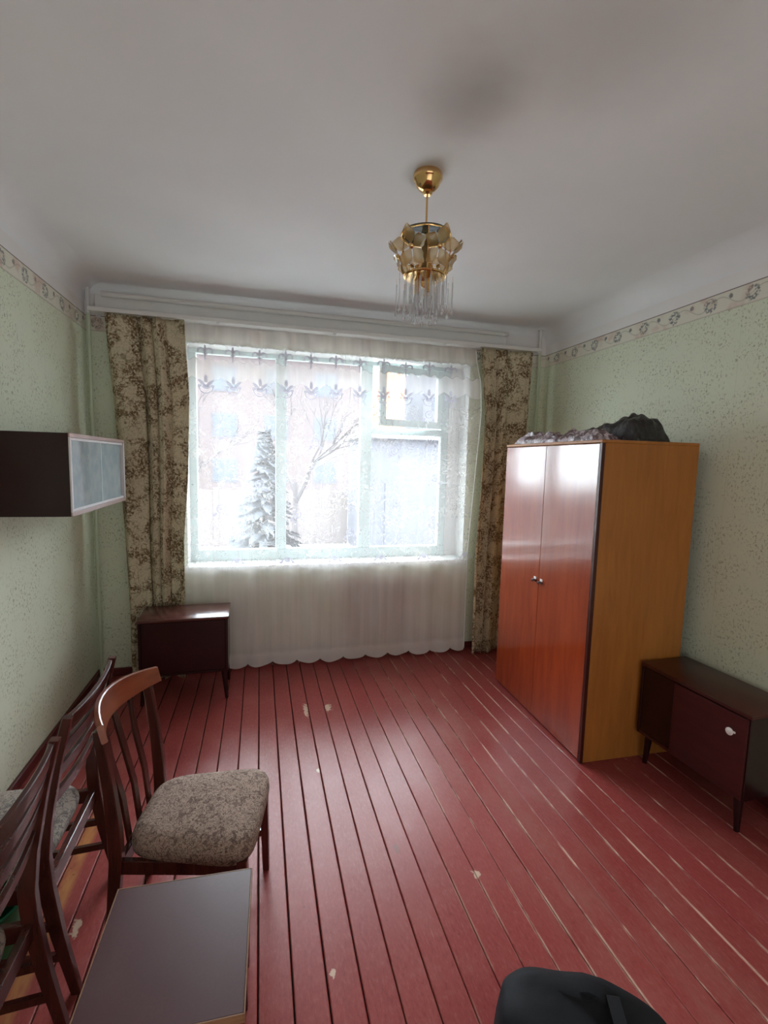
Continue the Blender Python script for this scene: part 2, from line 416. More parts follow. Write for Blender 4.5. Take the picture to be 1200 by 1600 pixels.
# ---- window
def glass_mat():
    w = NT('window_glass')
    t = w.n('BsdfTransparent'); g = w.n('BsdfGlossy'); g.inputs['Roughness'].default_value = .02
    fr = w.n('Fresnel'); fr.inputs['IOR'].default_value = 1.45
    t.inputs['Color'].default_value = (.93, .95, .95, 1)
    mx = w.n('MixShader'); w.set(mx, 0, w.math('MULTIPLY', fr.outputs[0], .8)); w.set(mx, 1, t.outputs[0]); w.set(mx, 2, g.outputs[0])
    return w.done(mx.outputs[0])
M['glass'] = glass_mat()
win = thing('window_1', 'three-light window with pale mint painted frames behind the lace curtain', 'window', kind='structure')
Y0, Y1 = YB + .19, YB + .25
fx0, fx1, fz0, fz1 = WX0 + .0, WX1 - .12, WZ0 + .0, WZ1
FX = [(-.57, -.505), (.135, .225), (.88, .985), (1.655, 1.725)]
FT = 2.605; FB = .965
bx('frame_head', -.57, 1.725, Y0, Y1, FT, WZ1, M['mint'], win, .004)
bx('frame_bottom_rail', -.57, 1.725, Y0, Y1, .87, FB, M['mint'], win, .004)
bx('frame_jamb', FX[0][0], FX[0][1], Y0, Y1, FB, FT, M['mint'], win, .004)
bx('frame_jamb', FX[3][0], FX[3][1], Y0, Y1, FB, FT, M['mint'], win, .004)
bx('mullion', FX[1][0], FX[1][1], Y0 - .01, Y1, FB, FT, M['mint'], win, .004)
bx('mullion', FX[2][0], FX[2][1], Y0 - .01, Y1, FB, FT, M['mint'], win, .004)
bx('transom', FX[2][1], FX[3][0], Y0, Y1, 2.005, 2.065, M['mint'], win, .004)
bx('reveal_lining', 1.725, WX1, Y0, Y1 + .1, WZ0, WZ1, M['white'], win, 0)
bx('pane', FX[0][1], FX[1][0], Y0 + .03, Y0 + .034, FB, FT, M['glass'], win, 0)
bx('pane', FX[1][1], FX[2][0], Y0 + .03, Y0 + .034, FB, FT, M['glass'], win, 0)
bx('pane', FX[2][1], FX[3][0], Y0 + .03, Y0 + .034, FB, 2.005, M['glass'], win, 0)
# reveal plaster, sill
for nm, b in (('reveal_plaster', (WX0 - .001, WX0 + .006, YB, Y0, WZ0, WZ1)), ('reveal_plaster', (WX1 - .006, WX1 + .001, YB, Y0, WZ0, WZ1)), ('reveal_plaster', (WX0, WX1, YB, Y0, WZ1 - .006, WZ1 + .001))):
    bx(nm, *b, M['white'], win, 0)
bx('sill', WX0 - .03, WX1 + .03, YB - .045, Y0 + .02, .835, .872, M['white'], win, .008, 2)
# little casement (open inwards, hinged on the right)
vs_ = bx('vent_sash', -.655, 0, -.02, .02, 2.075, 2.545, M['mint'], win, 0)
bm = bmesh.new()
for b in ((-.655, -.595, -.02, .02, 2.072, 2.598), (-.06, 0, -.02, .02, 2.072, 2.598), (-.595, -.06, -.02, .02, 2.072, 2.135), (-.595, -.06, -.02, .02, 2.535, 2.598)): box(bm, *b, .003)
me = bpy.data.meshes.new('vent_sash'); bm.to_mesh(me); bm.free(); me.materials.append(M['mint']); vs_.data = me
bx('pane', -.595, -.06, -.002, .002, 2.135, 2.535, M['glass'], vs_, 0)
bx('catch', -.64, -.615, -.045, -.02, 2.28, 2.36, M['white'], vs_, .004)
vs_.location = (1.655, Y0 + .005, 0); vs_.rotation_euler = (0, 0, math.radians(13))

# ================================================================ THE YARD OUTSIDE
GZ = -1.3
M['yard'] = plain('pale_yard_concrete', srgb(108, 105, 104), .95, 0, .1, .2, .6)
M['pale_plaster'] = plain('pale_house_plaster', srgb(68, 60, 60), .9, 0, .2, .06, .8)
M['grey_plaster'] = plain('grey_garage_plaster', srgb(64, 64, 70), .9, 0, .2, .08, .8)
M['roof'] = plain('grey_sheet_roof', srgb(128, 130, 134), .6, 0, .3, .1, 1.5)
M['bark'] = plain('grey_bark', srgb(58, 54, 55), .95, 0, .1, .2, 6)
M['needles'] = plain('blue_green_needles', srgb(56, 58, 62), .9, 0, .1, .25, 5)
M['dark_pane'] = plain('dark_far_window', srgb(52, 56, 62), .4, 0, .2, .1, 2)
def brick_mat():
    w = NT('orange_brick'); P = w.pos(); x, y, z = w.xyz(P)
    b = w.n('TexBrick'); w.set(b, 'Vector', w.comb(w.math('ADD', x, y), z, 0.0)); b.inputs['Scale'].default_value = 4
    b.inputs['Color1'].default_value = srgb(214, 122, 62); b.inputs['Color2'].default_value = srgb(196, 104, 54); b.inputs['Mortar'].default_value = srgb(206, 178, 150)
    return w.done(w.bsdf(b.outputs[0], .9, 0, .2))
M['brick'] = brick_mat()
tag(bx('yard_ground', -45, 60, YB + .45, 80, GZ - .2, GZ, M['yard'], bev=0), 'bare pale ground of the yard outside the window', 'ground', kind='structure')
def house(x0, x1, y0, y1, h, label, wm, n, roof=True):
    t = thing('house', label, 'house', ((x0 + x1) / 2, (y0 + y1) / 2, GZ))
    w2, d2 = (x1 - x0) / 2, (y1 - y0) / 2
    bx('wall', -w2, w2, -d2, d2, 0, h, wm, t, 0)
    for k in range(n):
        cx = -w2 + (k + .5) * 2 * w2 / n
        f = bx('window_frame', cx - .65, cx + .65, -d2 - .04, -d2 + .02, 1.3, 2.8, M['white'], t, 0)
        bx('pane', cx - .56, cx - .04, -d2 - .05, -d2 - .03, 1.4, 2.7, M['dark_pane'], f, 0); bx('pane', cx + .04, cx + .56, -d2 - .05, -d2 - .03, 1.4, 2.7, M['dark_pane'], f, 0)
    bm = bmesh.new()
    a = [bm.verts.new(p) for p in ((-w2 - .4, -d2 - .4, h), (w2 + .4, -d2 - .4, h), (w2 + .4, d2 + .4, h), (-w2 - .4, d2 + .4, h), (-w2 - .2, 0, h + 1.2), (w2 + .2, 0, h + 1.2))]
    for f in ((0, 1, 5, 4), (2, 3, 4, 5), (0, 4, 3), (1, 2, 5), (3, 2, 1, 0)): bm.faces.new([a[i] for i in f])
    mesh_obj('roof', bm, M['roof'], t, smooth=False)
    return t
def block(x0, x1, y0, y1, storeys, label, wm, n):
    h = storeys * 3.0 + .8
    t = thing('house', label, 'house', ((x0 + x1) / 2, (y0 + y1) / 2, GZ))
    w2, d2 = (x1 - x0) / 2, (y1 - y0) / 2
    bx('wall', -w2, w2, -d2, d2, 0, h, wm, t, 0)
    bx('roof', -w2 - .3, w2 + .3, -d2 - .3, d2 + .3, h, h + .35, M['roof'], t, 0)
    wf = bx('window_frame', -.8, .8, -.04, .03, 0, 1.6, M['grey_plaster'], t, 0); wp = bx('pane', -.7, -.05, -.06, -.03, .1, 1.5, M['dark_pane'], wf, 0); wq = bx('pane', .05, .7, -.06, -.03, .1, 1.5, M['dark_pane'], wf, 0)
    for s_ in range(storeys):
        for k in range(n):
            f = wf if (s_, k) == (0, 0) else copy_tree(wf)
            f.parent = t; f.location = (-w2 + (k + .5) * 2 * w2 / n, -d2, 1.4 + 3.0 * s_)
    return t
block(-14, 9.5, 34, 44, 3, 'long pale brick-pink apartment house across the yard, behind the left and middle panes', M['pale_plaster'], 7)
block(13, 32, 38, 48, 4, 'grey apartment house across the yard, behind the right-hand panes', M['grey_plaster'], 6)
t = thing('garage', 'low pale grey garage in front of the orange brick tower', 'garage', (6.2, 16.5, GZ))
bx('wall', -3.0, 3.2, -1.2, 1.2, 0, 3.8, M['grey_plaster'], t, 0); bx('roof', -3.15, 3.35, -1.4, 1.4, 3.8, 3.95, M['roof'], t, .02)
bx('gate', -2.2, .4, -1.24, -1.18, .05, 2.4, M['grey_plaster'], t, .01)
t = thing('brick_tower', 'narrow orange brick tower seen beside the open vent window', 'tower', (5.2, 21.0, GZ))
bx('shaft', -.62, .74, -1.2, 1.2, 0, 8.2, M['brick'], t, 0); bx('cap', -.7, .82, -1.3, 1.3, 8.2, 8.4, M['grey_plaster'], t, .02)
fe = thing('concrete_fence', 'low concrete panel fence across the yard, seen through the lower panes', 'fence', (-6.0, 17.2, GZ))
fm_ = plain('dull_concrete', srgb(78, 71, 70), .9, 0, .15, .12, 2)
fp = None
for k in range(8):
    if fp is None: fp = bx('fence_panel', -1.1, 1.1, -.04, .04, .03, 1.95, fm_, fe, .02); fq = bx('fence_post', -.09, .09, -.08, .08, 0, 2.02, fm_, fe, .01); a_, b_ = fp, fq
    else: a_ = fp.copy(); b_ = fq.copy(); COL.objects.link(a_); COL.objects.link(b_)
    a_.location = (-9.25 + 2.3 * k + 1.15, 0, 0); b_.location = (-9.25 + 2.3 * k, 0, 0)
def bare_tree(x, y, h, seed, label):
    rd = random.Random(seed); t = thing('bare_tree', label, 'tree', (x, y, GZ))
    tr = bmesh.new(); br = bmesh.new()
    def grow(p, d, L, r, lev):
        q = p + d * L
        tube(tr if lev == 0 else br, [p, (p + q) / 2 + Vector((rd.uniform(-1, 1), rd.uniform(-1, 1), 0)) * L * .05, q], [r, r * .85, r * .65], 5 if lev < 2 else 3, False)
        if lev >= 5: return
        for k in range(3 if lev < 4 else 2):
            e = (d + Vector((rd.uniform(-1, 1), rd.uniform(-1, 1), rd.uniform(-.35, .75))) * .75).normalized()
            grow(p + (q - p) * rd.uniform(.6, 1.0), e, L * rd.uniform(.6, .82), r * .58, lev + 1)
    grow(Vector((0, 0, 0)), Vector((0, 0, 1)), h * .3, h * .013, 0)
    mesh_obj('trunk', tr, M['bark'], t); mesh_obj('crown', br, M['bark'], t)
bare_tree(-2.2, 13.0, 8.0, 3, 'bare branching tree in the yard behind the left pane')
bare_tree(1.0, 14.0, 8.0, 12, 'bare branching tree in the yard behind the middle pane')
bare_tree(11.5, 25.0, 8.5, 23, 'bare branching tree in the yard behind the right pane')
def spruce(x, y, h, label):
    t = thing('spruce', label, 'tree', (x, y, GZ)); rd = random.Random(5)
    bm = bmesh.new(); tube(bm, [(0, 0, 0), (0, 0, h)], [.11, .02], 6); mesh_obj('trunk', bm, M['bark'], t)
    vs2, fs = [], []
    for i in range(420):
        f = rd.random() ** .8; z = .5 + f * (h - .55); R = (1 - f) * h * .24 + .08; a = rd.uniform(0, 2 * PI)
        d = Vector((math.cos(a), math.sin(a), -.35)); s = Vector((-d.y, d.x, 0)).normalized()
        for k in range(7):
            p = Vector((0, 0, z)) + d * R * (.25 + .75 * k / 6); wdt = .16 * (1.1 - k / 7)
            b = len(vs2); sg = rd.uniform(.6, 1.2)
            vs2 += [p - s * wdt * sg, p + s * wdt * sg + Vector((0, 0, -.07)), p + d * R * .2 + Vector((0, 0, -.05))]; fs.append((b, b + 1, b + 2))
    raw_obj('foliage', vs2, fs, M['needles'], t, False)
spruce(.1, 9.6, 3.7, 'blue-green spruce close outside, behind the left pane')

# ================================================================ WINDOW DRESSING
def drape_mat():
    w = NT('floral_drape_fabric'); v = w.coord('UV'); 
    big = w.noise(v, 7.5, 2, .5, .6)
    det = w.noise(v, 34, 3, .65, .9); det2 = w.noise(v, 70, 2, .6, .5)
    pet = w.vor(v, 46, 'F1')
    a = w.math('MULTIPLY', w.ramp(big, .43, .53), w.ramp(w.math('ADD', w.math('MULTIPLY', pet, -.8), det), .10, .24))
    stem = w.math('MULTIPLY', w.ramp(w.math('ABSOLUTE', w.math('SUBTRACT', w.noise(v, 15, 2, .5, 1.2), .5)), .035, .015), w.ramp(big, .36, .46))
    c = w.mix(w.noise(v, 4, 2), srgb(226, 216, 190), srgb(212, 202, 174))
    c = w.mix(w.math('MULTIPLY', w.ramp(det2, .46, .62), .30), c, srgb(150, 132, 100))
    c = w.mix(w.math('MULTIPLY', stem, .7), c, srgb(122, 104, 72))
    c = w.mix(w.math('MULTIPLY', a, .85), c, srgb(134, 108, 76))
    core = w.math('MULTIPLY', w.ramp(big, .50, .60), w.ramp(det2, .42, .58))
    c = w.mix(w.math('MULTIPLY', core, .75), c, srgb(100, 78, 52))
    weave = w.noise(v, 300, 2)
    d = w.n('BsdfDiffuse'); w.set(d, 'Color', c); w.set(d, 'Normal', w.bump(weave, .2, .001))
    tl = w.n('BsdfTranslucent'); w.set(tl, 'Color', w.mix(1.0, c, (1, .93, .8, 1), 'MULTIPLY'))
    mx = w.n('MixShader'); mx.inputs[0].default_value = .14; w.set(mx, 1, d.outputs[0]); w.set(mx, 2, tl.outputs[0])
    return w.done(mx.outputs[0])
M['drape'] = drape_mat()
def lerp_tab(tab, z):
    for (za, a), (zb, b) in zip(tab, tab[1:]):
        if za >= z >= zb: t = (za - z) / (za - zb); return a + (b - a) * t
    return tab[-1][1] if z < tab[-1][0] else tab[0][1]
def drape(label, left, right, yc, amp, nf, phase, ztop, zbot, seed):
    t = thing('drape', label, 'curtain', (0, 0, 0), group=None)
    NX, NZ = 110, 60; V, UV, F = [], [], []
    for j in range(NZ + 1):
        z = ztop + (zbot - ztop) * j / NZ; a, b = lerp_tab(left, z), lerp_tab(right, z); arc = 0; px_ = None
        dn = j / NZ
        for i in range(NX + 1):
            s = i / NX
            x = a + (b - a) * s
            ph = 2 * PI * nf * (s + .10 * math.sin(2 * PI * s * 1.3 + seed)) + phase + .5 * math.sin(z * 1.7 + seed)
            A = amp * (.75 + .45 * noise.noise(Vector((s * 3 + seed, z * .5, 0)))) * (.7 + .3 * min(1, dn * 4))
            y = yc + A * math.sin(ph) + .35 * A * math.sin(2.3 * ph + 1) + .006 * noise.noise(Vector((s * 5, z * 2, seed)))
            x2 = x + .30 * A * math.sin(2 * ph + .4) * math.sin(PI * s)
            pt = Vector((x2, y, 0))
            if px_ is not None: arc += (pt - px_).length
            px_ = pt
            V.append((x2, y, z)); UV.append((arc + seed, z))
    W = NX + 1
    for j in range(NZ):
        for i in range(NX): F.append((j * W + i, j * W + i + 1, (j + 1) * W + i + 1, (j + 1) * W + i))
    cl = raw_obj('cloth', V, F, M['drape'], t, True, UV)
    so = cl.modifiers.new('thickness', 'SOLIDIFY'); so.thickness = .002
    # pleat tape stitched along the head
    bm = bmesh.new(); pts = [(V[i][0], V[i][1] + .004, ztop - .012) for i in range(0, W, 3)]
    sweep(bm, pts, (0, 0, 1), (0, 1, 0), (.03, .002)); mesh_obj('pleat_tape', bm, M['drape'], t)
    return t
drape('brown floral drape on the left, hanging behind the small nightstand', [(2.76, -1.065), (2.2, -1.03), (1.3, -.985), (.6, -.955), (.02, -.95)], [(2.76, -.535), (2.2, -.51), (1.6, -.53), (1.1, -.565), (.6, -.56), (.02, -.57)], 3.93, .047, 3.6, 1.2, 2.757, .025, 1.7)
drape('brown floral drape on the right, hanging between lace and wardrobe', [(2.76, 1.84), (2.55, 1.86), (2.2, 1.905), (1.6, 1.90), (.9, 1.875), (.02, 1.885)], [(2.76, 2.365), (1.6, 2.34), (.9, 2.27), (.02, 2.24)], 3.93, .045, 3.3, .3, 2.757, .02, 4.1)

def lace_mat(name='white_lace', motif=False):
    w = NT(name); v = w.coord('UV'); x, z, _ = w.xyz(v)
    if motif:
        dens = w.math('MULTIPLY_ADD', w.ramp(w.noise(v, 90, 2), .35, .65), .15, .82); col = srgb(200, 198, 210)
    else:
        # scattered curling sprays between the borders
        cur = w.math('ABSOLUTE', w.math('SUBTRACT', w.noise(v, 9, 2, .5, 2.4), .5))
        spray = w.math('MULTIPLY', w.ramp(cur, .035, .012), w.ramp(w.noise(v, 3.2, 2), .42, .56))
        dots = w.math('MULTIPLY', w.ramp(w.vor(v, 30), .30, .18), w.ramp(w.noise(v, 4.5, 2), .48, .6))
        flo = w.math('MAXIMUM', spray, w.math('MULTIPLY', dots, .8))
        mid = w.math('MULTIPLY', w.ramp(z, 2.30, 2.15), w.ramp(z, .80, 1.0))
        # dense valance band with a scalloped lower edge
        sc = w.math('ABSOLUTE', w.math('SINE', w.math('MULTIPLY', w.math('ADD', x, .5), PI / .2013)))
        low = w.math('SUBTRACT', 2.372, w.math('MULTIPLY', sc, .045))
        hi = w.math('ADD', 2.50, w.math('MULTIPLY', w.math('SINE', w.math('MULTIPLY', x, 2 * PI / .1007)), .012))
        band = w.math('MULTIPLY', w.ramp(w.math('SUBTRACT', z, low), -.004, .004), w.ramp(w.math('SUBTRACT', hi, z), -.006, .006))
        hem = w.ramp(z, .16, .10)
        head = w.ramp(z, 2.60, 2.66)
        line = w.math('MULTIPLY', w.ramp(w.math('ABSOLUTE', w.math('SUBTRACT', z, .93)), .012, .004), .0)
        fold = w.noise(w.comb(x, w.math('MULTIPLY', z, .04), 0.0), 13, 3, .6)
        dens = w.math('MULTIPLY_ADD', w.ramp(fold, .3, .72), .12, .14)
        dens = w.math('ADD', dens, w.math('MULTIPLY', w.ramp(z, .93, .70), .50))  # lower lace made denser to imitate brighter light on it below the sill
        dens = w.math('ADD', dens, w.math('MULTIPLY', w.math('MULTIPLY', flo, mid), .34))
        dens = w.math('ADD', dens, w.math('MULTIPLY', band, .42))
        dens = w.math('ADD', dens, w.math('MULTIPLY', w.math('ADD', hem, head), .25))
        dens = w.math('ADD', dens, w.math('MULTIPLY', w.noise(w.scale(v, (1, 1, 1)), 420, 1), .06))
        dens = w.math('MINIMUM', dens, .92)
        col = w.mix(w.ramp(w.noise(v, 1.6, 3), .4, .7), srgb(246, 242, 243), srgb(240, 234, 228))
    d = w.n('BsdfDiffuse'); w.set(d, 'Color', col)
    tl = w.n('BsdfTranslucent'); w.set(tl, 'Color', col)
    fab = w.n('MixShader'); fab.inputs[0].default_value = .32; w.set(fab, 1, d.outputs[0]); w.set(fab, 2, tl.outputs[0])
    tr = w.n('BsdfTransparent')
    mx = w.n('MixShader'); w.set(mx, 0, dens); w.set(mx, 1, tr.outputs[0]); w.set(mx, 2, fab.outputs[0])
    return w.done(mx.outputs[0])
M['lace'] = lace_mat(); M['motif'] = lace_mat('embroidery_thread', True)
LY = 4.00
def lace_y(x, z):
    A = .010 + .006 * noise.noise(Vector((x * 1.5, z * .3, 2)))
    return LY + A * math.sin(x * 17 + 1.2 * math.sin(x * 4.1) + .35 * z) + .006 * math.sin(x * 41 + z) + .004 * noise.noise(Vector((x * 6, z * 1.5, 9)))
def lace_x(s, z):
    a = lerp_tab([(2.76, -.58), (1.5, -.60), (.02, -.36)], z) if False else -.60
    b = lerp_tab([(2.76, 1.845), (2.62, 1.86), (2.45, 1.905), (2.2, 1.915), (1.6, 1.885), (.9, 1.85), (.02, 1.85)], z)
    return a + (b - a) * s
lt = thing('lace_curtain', 'sheer white lace curtain over the window with scalloped hem', 'curtain')
NX, NZ = 420, 70; V, UV, F = [], [], []
for j in range(NZ + 1):
    f = j / NZ
    for i in range(NX + 1):
        x0 = lace_x(i / NX, 1.0)
        hem = .055 - .040 * abs(math.sin((x0 + .5) * PI / .2013)) ** .6 + .01 * noise.noise(Vector((x0 * 3, 0, 0)))
        z = 2.76 + (hem - 2.76) * f
        x = lace_x(i / NX, z)
        V.append((x, lace_y(x, z), z)); UV.append((x0, z))
W = NX + 1
for j in range(NZ):
    for i in range(NX): F.append((j * W + i, j * W + i + 1, (j + 1) * W + i + 1, (j + 1) * W + i))
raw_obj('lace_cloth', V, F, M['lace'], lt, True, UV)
# rolled right-hand edge, seen as a pale line
bm = bmesh.new(); tube(bm, [(lace_x(1, z), lace_y(lace_x(1, z), z) - .004, z) for z in [2.74 - k * .09 for k in range(31)]], .005, 6); mesh_obj('side_hem', bm, M['white'], lt)
def motif(name, polys, cx, cz, s=1.0):
    vs3, fs, uv = [], [], []
    for poly in polys:
        b = len(vs3); n = len(poly)
        for px_, pz in poly:
            x, z = cx + px_ * s, cz + pz * s
            vs3.append((x, lace_y(x, z) - .003, z)); uv.append((x, z))
        fs.append(tuple(range(b, b + n)))
    return raw_obj(name, vs3, fs, M['motif'], lt, False, uv)
def ell(cx, cz, rx, rz, a=0, n=12):
    return [(cx + rx * math.cos(t) * math.cos(a) - rz * math.sin(t) * math.sin(a), cz + rx * math.cos(t) * math.sin(a) + rz * math.sin(t) * math.cos(a)) for t in [2 * PI * k / n for k in range(n)]]
def arc(cx, cz, r, w2, a0, a1, n=12):
    o = [(cx + (r + w2) * math.cos(a0 + (a1 - a0) * k / n), cz + (r + w2) * math.sin(a0 + (a1 - a0) * k / n)) for k in range(n + 1)]
    i = [(cx + (r - w2) * math.cos(a0 + (a1 - a0) * k / n), cz + (r - w2) * math.sin(a0 + (a1 - a0) * k / n)) for k in range(n + 1)]
    return o + i[::-1]
fleur = [ell(0, .035, .009, .026), arc(-.03, .012, .022, .007, .0, PI * 1.15), arc(.03, .012, .022, .007, -PI * .15, PI), ell(0, -.02, .006, .045), ell(0, -.005, .02, .006)]
spray = [ell(0, .03, .014, .03), ell(-.03, .0, .012, .036, .8), ell(.03, .0, .012, .036, -.8), ell(0, -.03, .03, .016), ell(-.045, -.022, .016, .011), ell(.045, -.022, .016, .011), arc(0, -.03, .05, .004, PI, 2 * PI)]
arch = [arc(0, -.03, .042, .006, 0, PI), ell(0, -.012, .020, .016), ell(-.052, -.03, .012, .009), ell(.052, -.03, .012, .009)]
for k in range(12):
    x = -.402 + .2013 * k
    if x < 1.80: motif('embroidered_fleur', fleur, x, 2.548 + .004 * math.sin(k * 3)); motif('embroidered_spray', spray, x + .004, 2.325)
for k in range(6): motif('embroidered_arch', arch, -.38 + .4 * k + .2, .932)
for k, (x, z) in enumerate([(-.25, 1.95), (.0, 1.55), (.45, 1.9), (.62, 2.06), (.72, 1.5), (1.12, 1.85), (1.45, 1.95), (1.42, 2.17), (1.5, 1.62), (1.15, 1.4), (.3, 1.3), (-.3, 1.35), (1.5, 1.25), (.75, 1.15)]):
    motif('embroidered_rosette', [arc(0, 0, .035, .005, 0, 1.99 * PI, 18), ell(0, 0, .012, .012), ell(.05, -.05, .012, .022, .8), ell(-.05, -.05, .012, .022, -.8)], x, z, .9)

# ---- cornice board, bead and curtain track
ct = thing('curtain_cornice', 'white wooden cornice board with a rounded top bead above the curtains', 'cornice')
bx('board', -1.15, 2.13, 4.005, 4.03, 2.80, 2.905, M['white'], ct, .004)
bm = bmesh.new(); tube(bm, [(-1.10, 3.99, 2.905), (2.10, 3.99, 2.905)], .019, 12); b = mesh_obj('bead', bm, M['white'], ct)
bm = bmesh.new(); lathe(bm, [(0, -.02), (.018, -.016), (.024, 0), (.018, .016), (0, .02)], 12); o = mesh_obj('finial', bm, M['white'], ct); o.location = (2.12, 3.99, 2.905)
for x in (-1.09, .5, 2.0): bx('bracket', x - .012, x + .012, 4.03, 4.10, 2.83, 2.87, M['white'], ct, .002)
ck = thing('curtain_track', 'slim pale curtain track the drapes and lace hang from', 'curtain rail')
bx('rail', -1.165, 2.42, 3.895, 4.004, 2.765, 2.783, M['white'], ck, .004)
bx('front_lip', -1.165, 2.42, 3.885, 3.895, 2.757, 2.787, M['white'], ck, .003)
for x in (-1.15, .6, 2.38): bx('bracket', x - .012, x + .012, 4.004, 4.10, 2.765, 2.78, M['white'], ck, .002)
for x in (.575, -.3, 1.5): bx('clip', x - .012, x + .012, 3.878, 3.886, 2.74, 2.765, M['white'], ck, .003)

# ---- heating risers and radiator
def riser(x, y, label):
    t = thing('heating_pipe', label, 'pipe', (x, y, 0))
    bm = bmesh.new(); tube(bm, [(0, 0, 0.002), (0, 0, ZB)], .0135, 14); mesh_obj('pipe', bm, M['pipe_green'], t)
    bm = bmesh.new(); tube(bm, [(0, 0, ZB), (0, 0, ZC - .002)], .0135, 14); mesh_obj('pipe', bm, M['white'], t)['label'] = 'white painted upper length'
    for z in (.0, ZC - .016):
        bm = bmesh.new(); lathe(bm, [(.018, 0), (.034, 0), (.030, .014), (.018, .015)], 14, (0, 0, z)); mesh_obj('collar', bm, M['pipe_green'] if z < 1 else M['white'], t)
riser(-1.207, 4.05, 'green painted heating pipe in the left corner beside the drape')
riser(2.50, 4.045, 'green painted heating pipe in the right corner behind the wardrobe')
rt = thing('radiator', 'pale ribbed cast iron radiator under the sill, dim behind the lace', 'radiator', (1.0, 4.062, .16))
for k in range(8):
    x = -.29 + k * .083; bm = bmesh.new()
    sweep(bm, [(x, 0, .0), (x, 0, .03), (x, 0, .54), (x, 0, .58)], (1, 0, 0), (0, 1, 0), [(.03, .03), (.052, .052), (.052, .052), (.03, .03)], .45)
    mesh_obj('section', bm, M['radiator'], rt)
for z in (.05, .53):
    bm = bmesh.new(); tube(bm, [(-.33, 0, z), (.80 if z < .1 else .66, 0, z)], .014, 10); mesh_obj('feed_pipe', bm, M['radiator'], rt)
bm = bmesh.new(); tube(bm, [(.80, 0, .05), (.80, 0, -.155)], .014, 10); mesh_obj('feed_pipe', bm, M['radiator'], rt)
for x in (-.25, .25): bx('bracket', x - .012, x + .012, .0, .036, .49, .505, M['radiator'], rt, .001)

# ================================================================ FURNITURE
M['ward_side'] = wood('honey_veneer', srgb(180, 116, 52), srgb(158, 98, 40), .45, 'z', 5)
M['ward_door'] = wood('lacquered_red_orange_veneer', srgb(158, 66, 30), srgb(136, 50, 24), .16, 'z', 4, spec=.8, coat=.6)
M['dark_edge'] = wood('dark_edge', srgb(74, 26, 18), srgb(56, 20, 14), .35, 'z')
M['dark_brown'] = wood('dark_mahogany_lacquer', srgb(44, 14, 15), srgb(32, 10, 11), .24, 'z', 5)
M['stand_brown'] = wood('reddish_brown_lacquer', srgb(78, 32, 24), srgb(58, 24, 20), .3, 'y', 5)
M['night_top'] = wood('polished_brown_top', srgb(92, 50, 44), srgb(72, 36, 32), .22, 'x', 5)
M['chair_wood'] = wood('chair_brown_varnish', srgb(80, 35, 27), srgb(54, 23, 19), .26, 'z', 7, coat=.3)
M['rail_wood'] = wood('worn_orange_brown_varnish', srgb(146, 78, 52), srgb(116, 58, 40), .28, 'y', 7, coat=.3)
M['chrome'] = plain('chrome', (.75, .75, .75, 1), .18, 1.0, .5, .03)
M['plastic_white'] = plain('white_plastic', srgb(232, 226, 222), .35, 0, .5, .03)

# ---- wardrobe
wt = thing('wardrobe', 'tall two-door wardrobe with glossy red-orange doors and honey side panel', 'wardrobe', (1.838, 2.294, 0), math.radians(-1.4))
WH, WL, WD = 1.895, 1.117, .655           # local: x depth to the wall, y along the front
bx('side_panel', .022, WD, 0, .02, .0, WH - .002, M['ward_side'], wt, .002)
bx('side_panel', .022, WD, WL - .02, WL, .0, WH - .002, M['ward_side'], wt, .002)
bx('top_panel', .0, WD, -.002, WL + .002, WH - .002, WH + .016, M['ward_side'], wt, .003)
bx('back_panel', WD - .006, WD, .02, WL - .02, .05, WH - .002, M['dark_edge'], wt, 0)
bx('bottom_panel', .022, WD - .006, .02, WL - .02, .075, .093, M['ward_side'], wt, .001)
bx('plinth', .05, .066, .02, WL - .02, .0, .075, M['dark_edge'], wt, .001)
for s, (a, b), hy in ((0, (.022, WL / 2 - .002), WL / 2 - .034), (1, (WL / 2 + .002, WL - .004), WL / 2 + .044)):
    d = bx('door', .002, .021, a + (0 if s == 0 else -.001), b + (.001 if s == 0 else 0), .012, WH - .006, M['ward_door'], wt, .002)
    h = bx('handle_plate', -.002, .002, hy - .014, hy + .014, .955, .99, M['plastic_white'], d, .001)
    bm = bmesh.new(); sweep(bm, [(-.004, hy - .020, .966), (-.018, hy - .012, .972), (-.020, hy + .010, .966), (-.006, hy + .02, .958)], (0, 0, 1), (1, 0, .1), (.014, .008), .3)
    mesh_obj('handle', bm, M['dark_edge'], d)
bx('edge_strip', .0, .0215, -.0015, .0195, .002, WH - .003, M['dark_edge'], wt, .001)

# ---- crumpled bundle and shiny film on the wardrobe
def crumple(name, rx, ry, rz, mat, parent, seed, f=3.0, amp=.35, flat=0.0, sub=4, loc=(0, 0, 0), prof=None):
    bm = bmesh.new(); bmesh.ops.create_icosphere(bm, subdivisions=sub, radius=1)
    for v in bm.verts:
        p = v.co.copy()
        n = noise.turbulence(p * f + Vector((seed, seed * 2, 0)), 4, True) - .5
        r = 1 + amp * n
        q = Vector((p.x * rx * r, p.y * ry * r, max(p.z, -flat) * rz * r))
        if prof: q.z *= prof(p)
        v.co = q + Vector(loc)
    zmin = min(v.co.z for v in bm.verts)
    for v in bm.verts: v.co.z -= zmin
    return mesh_obj(name, bm, mat, parent, angle=60)
def film_mat(name, col, rough, spec, lite=None):
    w = NT(name); v = w.coord(); n = w.noise(v, 22, 4, .65, 1.5); n2 = w.vor(v, 16)
    c = col if lite is None else w.mix(w.ramp(w.noise(v, 16, 3, .6, 1.0), .44, .60), col, lite)
    return w.done(w.bsdf(c, rough, 0, spec, w.bump(w.math('ADD', n, n2), .7, .012)))
M['black_film'] = film_mat('black_polythene', srgb(26, 22, 22), .3, .6)
